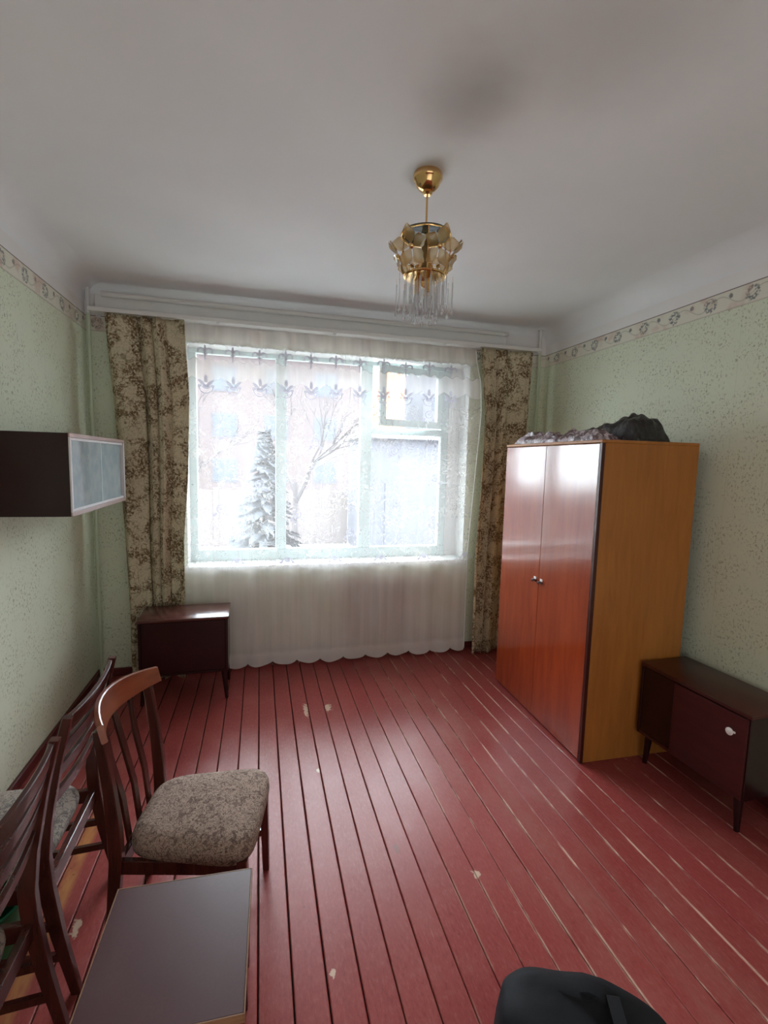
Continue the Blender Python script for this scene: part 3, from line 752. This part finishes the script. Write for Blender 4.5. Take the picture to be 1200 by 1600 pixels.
M['silver_film'] = film_mat('mauve_silver_film', srgb(96, 74, 78), .16, .9, srgb(196, 178, 186))
topz = WH + .0165
bg_ = thing('plastic_bundle', 'crumpled black plastic bundle heaped on top of the wardrobe', 'bag', (2.195, 2.60, topz))
def heap(name, x0, x1, y0, y1, prof, seed, parent, mat, wr=.35, fr=5.0):
    """closed crumpled heap: prof(v) is the crest height along y"""
    nx, ny = 30, 60; V, F = [], []
    for j in range(ny + 1):
        v = j / ny
        for i in range(nx + 1):
            u = i / nx; e = min(1, max(0, 1 - abs(2 * u - 1) ** 2.6)) ** .5 * min(1, (16 * v) ** .5 if v < .0625 else 1, (16 * (1 - v)) ** .5 if v > .9375 else 1)
            x = x0 + (x1 - x0) * u + .018 * noise.noise(Vector((v * 7, u * 3, seed))); y = y0 + (y1 - y0) * v + .018 * noise.noise(Vector((u * 6, v * 5, seed + 4)))
            t_ = abs(noise.noise(Vector((u * fr, v * fr * 1.6, seed)))) + .5 * abs(noise.noise(Vector((u * fr * 2.3, v * fr * 3.5, seed + 9))))
            V.append((x, y, .0015 + e * prof(v) * (1 - wr + wr * 1.6 * t_)))
    W_ = nx + 1; top = len(V)
    for j in range(ny):
        for i in range(nx): F.append((j * W_ + i, j * W_ + i + 1, (j + 1) * W_ + i + 1, (j + 1) * W_ + i))
    rim = [i for i in range(nx)] + [j * W_ + nx for j in range(ny)] + [ny * W_ + nx - i for i in range(nx)] + [(ny - j) * W_ for j in range(ny)]
    V += [(V[i][0], V[i][1], .0005) for i in rim]; nR = len(rim)
    for k in range(nR): F.append((rim[k], top + k, top + (k + 1) % nR, rim[(k + 1) % nR]))
    F.append(tuple(range(top, top + nR)))
    return raw_obj(name, V, F, mat, parent, True)
heap('bundle', -.13, .135, -.275, .30, lambda v: lerp_tab([(1.0, .03), (.92, .08), (.75, .125), (.6, .125), (.45, .15), (.28, .185), (.12, .165), (.0, .11)], v), 3.1, bg_, M['black_film'], .22, 2.4)
fm = thing('plastic_sheet', 'folded shiny mauve plastic sheet lying along the wardrobe top', 'plastic sheet', (1.955, 2.82, topz))
heap('film', -.085, .095, -.44, .50, lambda v: lerp_tab([(1.0, .05), (.9, .085), (.6, .075), (.45, .05), (.35, .085), (.1, .075), (.0, .03)], v), 2.0, fm, M['silver_film'], .36, 4.5)
# ---- nightstand in front of the left drape
ns = thing('nightstand', 'small dark nightstand on tapered legs below the left drape', 'nightstand', (-.525, 3.69, 0), math.radians(1.0))
hw, hd = .297, .168
bx('top', -hw - .006, hw + .006, -hd - .006, hd + .006, .602, .622, M['night_top'], ns, .003, 2)
for s in (-1, 1): bx('side_panel', s * hw, s * (hw - .018), -hd, hd, .21, .602, M['dark_brown'], ns, .001)
bx('back_panel', -hw + .018, hw - .018, hd - .006, hd, .21, .602, M['dark_brown'], ns, 0)
bx('bottom_panel', -hw + .018, hw - .018, -hd, hd - .006, .21, .228, M['dark_brown'], ns, .001)
bx('shelf', -hw + .018, hw - .018, -hd + .03, hd - .006, .40, .414, M['dark_brown'], ns, .001)
bx('door', -hw + .02, hw - .02, -hd - .002, -hd + .014, .23, .60, M['dark_brown'], ns, .002)
for sx in (-1, 1):
    for sy in (-1, 1):
        bm = bmesh.new(); tube(bm, [(sx * (hw - .03), sy * (hd - .03), .21), (sx * (hw - .012), sy * (hd - .015), .001)], [.021, .012], 12); mesh_obj('leg', bm, M['dark_brown'], ns)
for nm, x, y, lb in (('paint_flake', -.40, 3.80, 'white flake lying on the nightstand top'),):
    pass

# ---- wall cabinet with sliding glass
wc = thing('wall_cabinet', 'dark wall cabinet with sliding glass doors hung on the left wall', 'cabinet', (XL, 2.625, 1.452))
D_, L_, H_ = .358, .96, .405
M['cab_white'] = plain('white_cabinet_lining', srgb(214, 210, 212), .35, 0, .5, .04)
M['cab_edge'] = plain('pale_pink_edge_band', srgb(172, 148, 142), .35, 0, .5, .08)
bx('side_panel', .0015, D_ - .004, 0, .018, 0, H_, M['dark_brown'], wc, .001)
bx('side_panel', .0015, D_ - .004, L_ - .018, L_, 0, H_, M['dark_brown'], wc, .001)
bx('top_panel', .0015, D_ - .004, .018, L_ - .018, H_ - .018, H_, M['dark_brown'], wc, .001)
bx('bottom_panel', .0015, D_ - .004, .018, L_ - .018, 0, .018, M['dark_brown'], wc, .001)
bx('back_panel', .0015, .006, .018, L_ - .018, .018, H_ - .018, M['cab_white'], wc, 0)
bx('lining', .007, D_ - .004, .018, .021, .021, H_ - .021, M['cab_white'], wc, 0)
bx('lining', .007, D_ - .004, L_ - .021, L_ - .018, .021, H_ - .021, M['cab_white'], wc, 0)
bx('lining', .007, D_ - .028, .018, L_ - .018, .018, .021, M['cab_white'], wc, 0)
bx('lining', .007, D_ - .028, .018, L_ - .018, H_ - .021, H_ - .018, M['cab_white'], wc, 0)
for z in (0, H_ - .02): bx('front_edge', D_ - .004, D_ + .003, 0, L_, z, z + .02, M['cab_edge'], wc, .001)
for y in (0, L_ - .02): bx('front_edge', D_ - .004, D_ + .003, y, y + .02, .02, H_ - .02, M['cab_white'], wc, .001)
for z in (.02, H_ - .034): bx('glass_track', D_ - .026, D_ - .004, .02, L_ - .02, z, z + .014, M['cab_white'], wc, .001)
def cab_glass():
    w = NT('cabinet_glass'); t = w.n('BsdfTransparent'); t.inputs['Color'].default_value = (.80, .88, .88, 1)
    g = w.n('BsdfGlossy'); g.inputs['Roughness'].default_value = .06; fr = w.n('Fresnel'); fr.inputs['IOR'].default_value = 1.5
    mx = w.n('MixShader'); w.set(mx, 0, w.math('MULTIPLY_ADD', fr.outputs[0], .9, .02, True)); w.set(mx, 1, t.outputs[0]); w.set(mx, 2, g.outputs[0])
    d = w.n('BsdfDiffuse'); w.set(d, 'Color', w.mix(w.ramp(w.noise(w.coord(), 14, 3), .35, .65), srgb(192, 206, 210), srgb(214, 222, 224)))
    m2 = w.n('MixShader'); m2.inputs[0].default_value = .45; w.set(m2, 1, mx.outputs[0]); w.set(m2, 2, d.outputs[0]); return w.done(m2.outputs[0])
M['cab_glass'] = cab_glass()
bx('glass_door', D_ - .011, D_ - .007, .022, L_ * .5 + .02, .03, H_ - .03, M['cab_glass'], wc, .001)
bx('glass_door', D_ - .021, D_ - .017, L_ * .5 - .02, L_ - .022, .03, H_ - .03, M['cab_glass'], wc, .001)
bx('glass_edge', D_ - .0115, D_ - .0065, L_ * .5 + .02, L_ * .5 + .026, .03, H_ - .03, M['mint'], wc, 0)
bx('shelf', .007, D_ - .05, .0215, L_ - .0215, .19, .196, M['cab_glass'], wc, .001)

# ---- low chest (TV stand) in front of the wardrobe
tv = thing('low_cabinet', 'low dark reddish-brown cabinet on legs with a broken white knob', 'cabinet', (2.222, 1.620, 0), math.radians(2.6))
TL, TD, TZ0, TZ1 = .636, .335, .185, .62
bx('top', -.004, TD, -.004, TL + .003, TZ1 - .022, TZ1, M['stand_brown'], tv, .004, 2)
bx('side_panel', 0, TD, 0, .018, TZ0, TZ1 - .022, M['dark_brown'], tv, .002); bx('side_panel', 0, TD, TL - .018, TL, TZ0, TZ1 - .022, M['dark_brown'], tv, .002)
bx('bottom_panel', 0, TD, .018, TL - .018, TZ0, TZ0 + .018, M['stand_brown'], tv, .001); bx('back_panel', TD - .006, TD, .018, TL - .018, TZ0 + .018, TZ1 - .022, M['dark_brown'], tv, 0)
bx('partition', .02, TD - .006, .40, .416, TZ0 + .018, TZ1 - .022, M['dark_brown'], tv, .001)
d = bx('door', -.010, .006, .006, .405, TZ0 + .006, TZ1 - .026, wood('door_brown', srgb(70, 24, 22), srgb(56, 18, 18), .3, 'y', 5), tv, .002)
M['dark_panel'] = M['dark_brown']
d2 = bx('door', .004, .02, .41, TL - .018, TZ0 + .018, TZ1 - .026, M['dark_panel'], tv, .002)
bm = bmesh.new(); lathe(bm, [(.006, 0), (.018, .002), (.019, .007), (.009, .010), (.007, .012)], 16)
k = mesh_obj('knob', bm, M['plastic_white'], d); k.location = (-.0102, .085, .50); k.rotation_euler = (0, -PI / 2, 0)
bx('knob_shard', -.016, -.0105, .058, .068, .500, .510, M['plastic_white'], d, .001)
for x, y in ((.045, .05), (TD - .04, .05), (.045, TL - .05), (TD - .04, TL - .05)):
    bm = bmesh.new(); tube(bm, [(x, y, TZ0), (x - .006 if x < .1 else x + .006, y + (-.01 if y < .1 else .01), .001)], [.022, .013], 12); mesh_obj('leg', bm, M['dark_brown'], tv)

# ---- upholstery fabrics
def tapestry(name, base, mid, dark, sc):
    w = NT(name); v = w.coord()
    d = w.vor(v, sc, 'SMOOTH_F1'); n = w.noise(v, sc * 1.1, 3, .6, 1.8)
    lines = w.ramp(w.math('ABSOLUTE', w.math('SUBTRACT', n, .5)), .045, .018)
    bl = w.ramp(w.noise(v, sc * .75, 2, .5, 1.2), .56, .62)
    c = w.mix(w.noise(v, 9, 2), base, mid); c = w.mix(w.math('MULTIPLY', lines, .8), c, dark); c = w.mix(w.math('MULTIPLY', bl, .55), c, dark)
    weave = w.noise(v, 400, 2)
    c = w.mix(w.math('MULTIPLY', weave, .25), c, dark)
    return w.done(w.bsdf(c, .9, 0, .15, w.bump(w.math('ADD', weave, w.math('MULTIPLY', lines, -1.0)), .35, .0015)))
M['seat_a'] = tapestry('brown_tapestry', srgb(176, 152, 138), srgb(158, 136, 122), srgb(74, 54, 48), 44)
M['seat_b'] = tapestry('grey_green_tapestry', srgb(160, 154, 140), srgb(158, 138, 130), srgb(84, 78, 80), 24)
def cushion(name, w_back, w_front, x0, x1, z0, z1, mat, parent, dome=.018):
    """rounded trapezoid pad: local x runs back to front"""
    bm = bmesh.new(); N = 56; cx = (x0 + x1) / 2; hl = (x1 - x0) / 2
    out = []
    for k in range(N):
        t = 2 * PI * k / N; p = 5.0
        a = math.copysign(abs(math.cos(t)) ** (2 / p), math.cos(t)); b = math.copysign(abs(math.sin(t)) ** (2 / p), math.sin(t))
        out.append((a, b))
    def ring(s, z): 
        r = []
        for a, b in out:
            x = cx + a * hl * s; f = (x - x0) / (x1 - x0); wd2 = w_back + (w_front - w_back) * f
            r.append(bm.verts.new((x, b * wd2 * s, z)))
        return r
    H = z1 - z0
    prof = [(.93, z0), (.985, z0 + H * .12), (1.0, z0 + H * .4), (.995, z0 + H * .62), (.965, z0 + H * .84), (.90, z0 + H * .96), (.75, z1 + dome * .35), (.5, z1 + dome * .75), (.22, z1 + dome)]
    rings = [ring(*q) for q in prof]
    for a, b in zip(rings, rings[1:]):
        for k in range(N): bm.faces.new((a[k], a[(k + 1) % N], b[(k + 1) % N], b[k]))
    bm.faces.new(rings[0][::-1]); bm.faces.new(rings[-1])
    return mesh_obj(name, bm, mat, parent, angle=70)

# ---- chair with curved top rail (beside the stool)
ch = thing('dining_chair', 'dining chair with curved top rail, upright slats and brown tapestry seat, beside the stool', 'chair', (-.215, 1.795, 0), math.radians(-10.8))
W1 = M['chair_wood']
for s in (-1, 1):
    bm = bmesh.new(); yb_ = s * .185
    pts = [(-.268, yb_ * 1.0, .862), (-.240, yb_, .66), (-.226, yb_, .50), (-.224, yb_, .40), (-.240, yb_, .22), (-.282, yb_ * 1.02, .001)]
    sweep(bm, pts, (1, 0, .25), (0, 1, 0), [(.030, .026), (.038, .028), (.046, .028), (.046, .028), (.040, .027), (.028, .025)], .22); mesh_obj('leg', bm, W1, ch)
    bm = bmesh.new(); sweep(bm, [(.195, s * .195, .40), (.205, s * .200, .001)], (1, 0, 0), (0, 1, 0), [(.036, .036), (.026, .026)], .22); mesh_obj('leg', bm, W1, ch)
    bm = bmesh.new(); sweep(bm, [(-.222, s * .172, .365), (.19, s * .190, .365)], (0, 0, 1), (0, 1, 0), (.05, .022)); mesh_obj('seat_frame', bm, W1, ch)
    bm = bmesh.new(); sweep(bm, [(-.25, s * .186, .17), (.20, s * .198, .17)], (0, 0, 1), (0, 1, 0), (.028, .018)); mesh_obj('stretcher', bm, W1, ch)
bm = bmesh.new(); sweep(bm, [(.190, -.19, .365), (.190, .19, .365)], (0, 0, 1), (1, 0, 0), (.05, .022)); mesh_obj('seat_frame', bm, W1, ch)
bm = bmesh.new(); sweep(bm, [(-.22, -.175, .365), (-.22, .175, .365)], (0, 0, 1), (1, 0, 0), (.05, .022)); mesh_obj('seat_frame', bm, W1, ch)
n = 14; pts, us, vs4, sz = [], [], [], []
for k in range(n + 1):
    a = -1 + 2 * k / n; y = a * .222; x = -.318 + .082 * a * a; 
    hgt = .092 - .030 * abs(a) ** 2.2
    pts.append((x, y, .872 - .004 * a * a)); us.append((-.25, 0, 1)); t = Vector((-.17 * a / .222 * .5 * -1, 1, 0)); tn = Vector((1, -.17 * a / .222 * 1.0, .25)); vs4.append(tuple(tn)); sz.append((hgt, .020))
bm = bmesh.new(); sweep(bm, pts, us, vs4, sz, .35); mesh_obj('top_rail', bm, M['rail_wood'], ch)
for y in (-.10, -.0, .10):
    bm = bmesh.new(); sweep(bm, [(-.314 + .082 * (y / .222) ** 2, y, .845), (-.278, y * .95, .70), (-.244, y * .9, .55), (-.226, y * .85, .385)], (0, 1, 0), (1, 0, .25), [(.026, .012), (.030, .012), (.030, .012), (.026, .012)], .3); mesh_obj('slat', bm, W1, ch)
cushion('seat', .168, .236, -.212, .232, .380, .464, M['seat_a'], ch, .016)

# ---- the two chairs facing the left wall, bowed cross slats
def slat_chair(label, mat, loc, rz):
    t = thing('dining_chair', label, 'chair', loc, rz)
    # local: +x = facing; back posts at negative x
    for s in (-1, 1):
        y = s * .232; bm = bmesh.new()
        pts = [(-.300, y, .95), (-.262, y, .80), (-.226, y, .62), (-.212, y, .50), (-.218, y, .40), (-.245, y, .22), (-.290, y, .001)]
        sweep(bm, pts, (1, 0, .15), (0, 1, 0), [(.026, .026), (.032, .028), (.040, .030), (.046, .030), (.046, .030), (.040, .028), (.030, .026)], .2); mesh_obj('leg', bm, W1, t)
        bm = bmesh.new(); sweep(bm, [(.20, s * .205, .40), (.205, s * .21, .001)], (1, 0, 0), (0, 1, 0), [(.036, .036), (.026, .026)], .2); mesh_obj('leg', bm, W1, t)
        bm = bmesh.new(); sweep(bm, [(-.215, s * .228, .375), (.2, s * .207, .375)], (0, 0, 1), (0, 1, 0), (.055, .022)); mesh_obj('seat_frame', bm, W1, t)
        for z in (.14, .25):
            bm = bmesh.new(); sweep(bm, [(-.25, s * .232, z), (.2, s * .208, z)], (0, 0, 1), (0, 1, 0), (.026, .018)); mesh_obj('stretcher', bm, W1, t)
    bm = bmesh.new(); sweep(bm, [(.2, -.2, .375), (.2, .2, .375)], (0, 0, 1), (1, 0, 0), (.055, .022)); mesh_obj('seat_frame', bm, W1, t)
    bm = bmesh.new(); sweep(bm, [(-.215, -.22, .375), (-.215, .22, .375)], (0, 0, 1), (1, 0, 0), (.055, .022)); mesh_obj('seat_frame', bm, W1, t)
    for z, hh, xx in ((.918, .058, -.291), (.838, .046, -.271), (.760, .046, -.253), (.668, .046, -.236)):
        n = 10; pts, us, vv, ss = [], [], [], []
        for k in range(n + 1):
            a = -1 + 2 * k / n
            pts.append((xx - .020 * (1 - a * a), a * .222, z)); us.append((-.20, 0, 1)); vv.append((1, -.18 * a, .20)); ss.append((hh, .014))
        bm = bmesh.new(); sweep(bm, pts, us, vv, ss, .3); mesh_obj('slat', bm, W1, t)
    cushion('seat', .205, .215, -.20, .235, .403, .462, mat, t, .016)
    return t
slat_chair('cross-slatted chair with grey-green tapestry seat against the left wall, farther one', M['seat_b'], (-.875, 1.832, 0), PI)
slat_chair('cross-slatted chair at the left edge of the photo, nearest the camera', M['seat_b'], (-.866, 1.245, 0), PI)

# ---- green plastic bucket on the floor under the farther slatted chair
M['green_plastic'] = plain('green_plastic', srgb(28, 104, 70), .35, 0, .5, .1)
gb = thing('plastic_bucket', 'green plastic bucket on the floor under the slatted chairs by the left wall', 'bucket', (-.918, 1.765, .001))
bm = bmesh.new(); lathe(bm, [(0, 0), (.088, 0), (.092, .004), (.116, .212), (.123, .214), (.123, .222), (.112, .222), (.088, .008), (0, .006)], 32, cap=False); mesh_obj('shell', bm, M['green_plastic'], gb)
bm = bmesh.new(); tube(bm, [(.120 * math.cos(t), .02 * math.sin(t) + .0, .205 - .10 * math.sin(t)) for t in [PI * k / 16 for k in range(17)]], .003, 6); 
for v in bm.verts: v.co.y -= .122 if False else 0
mesh_obj('bail', bm, M['chrome'], gb)

# ---- stool in the foreground
def stool_top():
    w = NT('dark_stool_laminate'); v = w.coord(); n = w.noise(v, 140, 3, .7); n2 = w.noise(v, 3, 3)
    c = w.mix(n, srgb(74, 46, 50), srgb(88, 56, 58)); return w.done(w.bsdf(c, w.math('MULTIPLY_ADD', n2, .15, .30), 0, .5, w.bump(n, .12, .0008)))
M['stool_top'] = stool_top()
M['stool_edge'] = wood('bare_edge_band', srgb(150, 112, 82), srgb(122, 84, 60), .5, 'x', 10)
st = thing('stool', 'square stool with dark brown laminate top and worn pale edges in the foreground', 'stool', (-.226, 1.252, 0), math.radians(-1.5))
bx('top', -.192, .192, -.205, .205, .436, .4595, M['stool_top'], st, .0012)
bx('edge_band', -.1955, -.192, -.2085, .2085, .4355, .460, M['stool_edge'], st, .0008); bx('edge_band', .192, .1955, -.2085, .2085, .4355, .460, M['stool_edge'], st, .0008)
bx('edge_band', -.192, .192, -.2085, -.205, .4355, .460, M['stool_edge'], st, .0008); bx('edge_band', -.192, .192, .205, .2085, .4355, .460, M['stool_edge'], st, .0008)
for s in (-1, 1):
    bx('apron', -.15, .15, s * .165 - .009, s * .165 + .009, .375, .436, M['dark_brown'], st, .002); bx('apron', s * .155 - .009, s * .155 + .009, -.155, .155, .375, .436, M['dark_brown'], st, .002)
    for q in (-1, 1):
        bm = bmesh.new(); sweep(bm, [(s * .155, q * .165, .436), (s * .168, q * .178, .001)], (1, 0, 0), (0, 1, 0), [(.036, .036), (.026, .026)], .2); mesh_obj('leg', bm, M['dark_brown'], st)

# ---- black bag standing on the floor at the photographer's feet
def cloth_black():
    w = NT('black_cloth'); v = w.coord(); n = w.noise(v, 7, 3); f = w.noise(v, 350, 2)
    return w.done(w.bsdf(w.mix(n, srgb(14, 15, 20), srgb(26, 28, 35)), .75, 0, .3, w.bump(w.math('ADD', w.math('MULTIPLY', n, 3.0), w.math('MULTIPLY', f, .15)), .4, .006)))
M['black_cloth'] = cloth_black()
bb = thing('fabric_bag', 'black fabric bag standing on the floor in the lower foreground', 'bag', (.74, .82, 0), math.radians(-24))


def bag_body():
    bm = bmesh.new(); nx, nz = 28, 16; rows = []
    def sec(z):
        f = z / .485; hw_ = .235 - .03 * f; hd_ = .15 - .055 * f ** 1.5
        return hw_, hd_
    N = 64
    for j in range(nz + 1):
        z = .485 * (j / nz); a, b = sec(z); ring = []
        for k in range(N):
            t = 2 * PI * k / N; p = 3.2
            x = a * math.copysign(abs(math.cos(t)) ** (2 / p), math.cos(t)); y = b * math.copysign(abs(math.sin(t)) ** (2 / p), math.sin(t))
            d = 1 + .05 * noise.noise(Vector((x * 7, y * 7, z * 6)))
            sag = -.05 * max(0, x / a) ** 1.5 * (j / nz)
            ring.append(bm.verts.new((x * d, y * d, z + sag * 1.0 + .006 * noise.noise(Vector((x * 9, y * 9, 3))) * (j / nz))))
        rows.append(ring)
    for s, dz in ((.93, .018), (.7, .026), (.4, .026)):
        rows.append([bm.verts.new((v.co.x * s, v.co.y * s, v.co.z + dz)) for v in rows[nz]])
    for a, b in zip(rows, rows[1:]):
        for k in range(N): bm.faces.new((a[k], a[(k + 1) % N], b[(k + 1) % N], b[k]))
    bm.faces.new(rows[0][::-1]); bm.faces.new(rows[-1])
    zmin = min(v.co.z for v in bm.verts)
    for v in bm.verts: v.co.z -= zmin - .001
    return bm
mesh_obj('bag_body', bag_body(), M['black_cloth'], bb, angle=70)
bm = bmesh.new(); sweep(bm, [(.03, -.145, .05), (.035, -.12, .25), (.05, -.098, .45), (.06, -.05, .500), (.06, .05, .500), (.05, .098, .45), (.035, .12, .25)], (1, 0, 0), [(0, 1, 0), (0, 1, .2), (0, 1, .6), (0, .3, 1), (0, -.3, 1), (0, 1, -.6), (0, 1, -.2)], (.03, .006)); mesh_obj('strap', bm, M['black_cloth'], bb)

# ================================================================ CHANDELIER
CX, CY = .707, 2.105
lt_ = thing('chandelier', 'small gold chandelier with amber glass flowers and hanging crystal rods', 'chandelier', (CX, CY, ZC))
def gold_mat():
    w = NT('polished_brass'); n = w.noise(w.coord(), 20, 2)
    return w.done(w.bsdf(w.mix(n, (.70, .44, .18, 1), (.80, .54, .26, 1)), .16, 1.0, .5))
M['gold'] = gold_mat()
def thin_glass(name, tint, gl, rough=.03, opac=0.0, col=(1, 1, 1, 1), ior=1.5):
    w = NT(name); t = w.n('BsdfTransparent'); t.inputs['Color'].default_value = tint
    g = w.n('BsdfGlossy'); g.inputs['Roughness'].default_value = rough; fr = w.n('Fresnel'); fr.inputs['IOR'].default_value = ior
    mx = w.n('MixShader'); w.set(mx, 0, w.math('MULTIPLY_ADD', fr.outputs[0], gl, .03, True)); w.set(mx, 1, t.outputs[0]); w.set(mx, 2, g.outputs[0])
    sh = mx.outputs[0]
    if opac > 0:
        d = w.n('BsdfDiffuse'); d.inputs['Color'].default_value = col; tl = w.n('BsdfTranslucent'); tl.inputs['Color'].default_value = col
        m2 = w.n('MixShader'); w.set(m2, 1, d.outputs[0]); w.set(m2, 2, tl.outputs[0]); m3 = w.n('MixShader'); m3.inputs[0].default_value = opac
        w.set(m3, 1, sh); w.set(m3, 2, m2.outputs[0]); sh = m3.outputs[0]
    return w.done(sh)
M['amber'] = thin_glass('amber_glass', (.92, .82, .62, 1), 1.5, .05, .40, srgb(214, 178, 112))
M['clear'] = thin_glass('clear_crystal', (.97, .97, .98, 1), 1.0, .04, .22, (.95, .95, .97, 1))
M['smoke'] = thin_glass('grey_green_glass', (.62, .68, .64, 1), 1.0, .05, .35, srgb(120, 128, 116))
bm = bmesh.new(); lathe(bm, [(0, 0), (.060, 0), (.064, -.008), (.064, -.022), (.060, -.028), (.056, -.032), (.050, -.048), (.036, -.064), (.020, -.072), (.022, -.080), (.014, -.088), (0, -.089)], 32); mesh_obj('canopy', bm, M['gold'], lt_)
bm = bmesh.new(); tube(bm, [(0, 0, -.085), (0, 0, -.245)], .0045, 10); mesh_obj('rod', bm, M['gold'], lt_)
bm = bmesh.new(); lathe(bm, [(0, -.185), (.007, -.187), (.009, -.193), (.007, -.199), (.004, -.203), (.008, -.208), (.009, -.214), (.006, -.222), (0, -.224)], 14); mesh_obj('rod_knot', bm, M['gold'], lt_)
bm = bmesh.new(); lathe(bm, [(.0, -.216), (.085, -.220), (.108, -.228), (.110, -.234), (.106, -.236), (.085, -.228), (0, -.224)], 40, cap=False); mesh_obj('top_dish', bm, M['smoke'], lt_)
bm = bmesh.new(); lathe(bm, [(.0, -.224), (.012, -.226), (.016, -.28), (.030, -.36), (.050, -.395), (.088, -.405), (.090, -.412), (.050, -.418), (.020, -.43), (.010, -.45), (0, -.455)], 28, cap=False); mesh_obj('body', bm, M['gold'], lt_)
bm = bmesh.new()
for z, r in ((-.235, .107), (-.405, .092)):
    tube(bm, [(r * math.cos(2 * PI * k / 40), r * math.sin(2 * PI * k / 40), z) for k in range(41)], .0035, 6)
for k in range(6):
    a = 2 * PI * k / 6 + .3; tube(bm, [(.107 * math.cos(a), .107 * math.sin(a), -.235), (.118 * math.cos(a), .118 * math.sin(a), -.32), (.092 * math.cos(a), .092 * math.sin(a), -.405)], .003, 6)
mesh_obj('frame', bm, M['gold'], lt_)
# candle sockets
for k in range(3):
    a = 2 * PI * k / 3 + .9; x, y = .032 * math.cos(a), .032 * math.sin(a)
    bm = bmesh.new(); lathe(bm, [(0, -.36), (.012, -.36), (.013, -.40), (.011, -.47), (.013, -.472), (.013, -.478), (0, -.48)], 12, (x, y, 0)); mesh_obj('socket', bm, M['gold'], lt_)
    bm = bmesh.new(); lathe(bm, [(0, -.478), (.010, -.48), (.015, -.50), (.013, -.53), (.004, -.555), (0, -.558)], 12, (x, y, 0)); mesh_obj('bulb', bm, M['clear'], lt_)
# glass flowers: five petals round a gold boss, leaning outwards at the top
def petal_mesh():
    bm = bmesh.new(); nu, nv = 6, 6; g = []
    for i in range(nu + 1):
        u = i / nu; r = .012 + u * .070; half = .62 * math.sin(PI * (.13 + u * .80)) ** .55 * (1 - .12 * u)
        row = []
        for j in range(nv + 1):
            v = -1 + 2 * j / nv; rr = r * (1 - .10 * u * v * v) + (.004 * math.cos(v * PI * 1.0) if i == nu else 0); a = v * half
            row.append(bm.verts.new((rr * math.cos(a), rr * math.sin(a), .016 * u * u - .006 * math.cos(v * PI / 2) * u)))
        g.append(row)
    for i in range(nu):
        for j in range(nv): bm.faces.new((g[i][j], g[i + 1][j], g[i + 1][j + 1], g[i][j + 1]))
    r = bmesh.ops.solidify(bm, geom=bm.faces[:], thickness=.0025)
    return bm
pm0 = mesh_obj('petal', petal_mesh(), M['amber'], None); petal_me = pm0.data; bpy.data.objects.remove(pm0)
bm = bmesh.new(); lathe(bm, [(0, -.004), (.010, -.003), (.012, .003), (.008, .009), (.003, .011), (0, .0115)], 14); b0 = mesh_obj('boss', bm, M['gold'], None); boss_me = b0.data; bpy.data.objects.remove(b0)
cam_az = math.atan2(-CY, -CX)
for k in range(6):
    a = cam_az + PI / 6 + k * PI / 3
    f = bpy.data.objects.new('flower', boss_me); COL.objects.link(f); f.parent = lt_
    R = .118; f.location = (R * math.cos(a), R * math.sin(a), -.318)
    nrm = Vector((math.cos(a) * math.cos(.5), math.sin(a) * math.cos(.5), -math.sin(.5)))
    q = nrm.to_track_quat('Z', 'Y'); f.rotation_mode = 'QUATERNION'; f.rotation_quaternion = q
    for j in range(5):
        p_ = bpy.data.objects.new('petal', petal_me); COL.objects.link(p_); p_.parent = f; p_.rotation_euler = (0, 0, 2 * PI * j / 5 + .3 + k)
# hanging crystal rods in three rings, each with its bead
def crystal(x, y, z0, z1, r):
    bm = bmesh.new(); lathe(bm, [(0, z0), (r * .6, z0 - .003), (r, z0 - .008), (r, z1 + .008), (r * .5, z1), (0, z1 - .001)], 8); o = mesh_obj('crystal_rod', bm, M['clear'], lt_); o.location = (x, y, 0)
    bm = bmesh.new(); lathe(bm, [(0, z1 - .002), (.004, z1 - .006), (.0075, z1 - .014), (.0055, z1 - .022), (0, z1 - .028)], 8); d_ = mesh_obj('bead', bm, M['clear'], o, smooth=False)
    bm = bmesh.new(); tube(bm, [(0, 0, z0 + .02), (0, 0, z0)], .001, 4); mesh_obj('hook', bm, M['gold'], o)
for k in range(10):
    a = 2 * PI * k / 10 + .2; crystal(.124 * math.cos(a), .124 * math.sin(a), -.43, -.545, .003)
for k in range(12):
    a = 2 * PI * k / 12; crystal(.086 * math.cos(a), .086 * math.sin(a), -.425, -.535, .005)
for k in range(10):
    a = 2 * PI * k / 10 + .1; crystal(.060 * math.cos(a), .060 * math.sin(a), -.43, -.575, .005)
for o in lt_.children:
    if o.name.split('.')[0] not in ('canopy', 'rod'): o.location.z -= .020
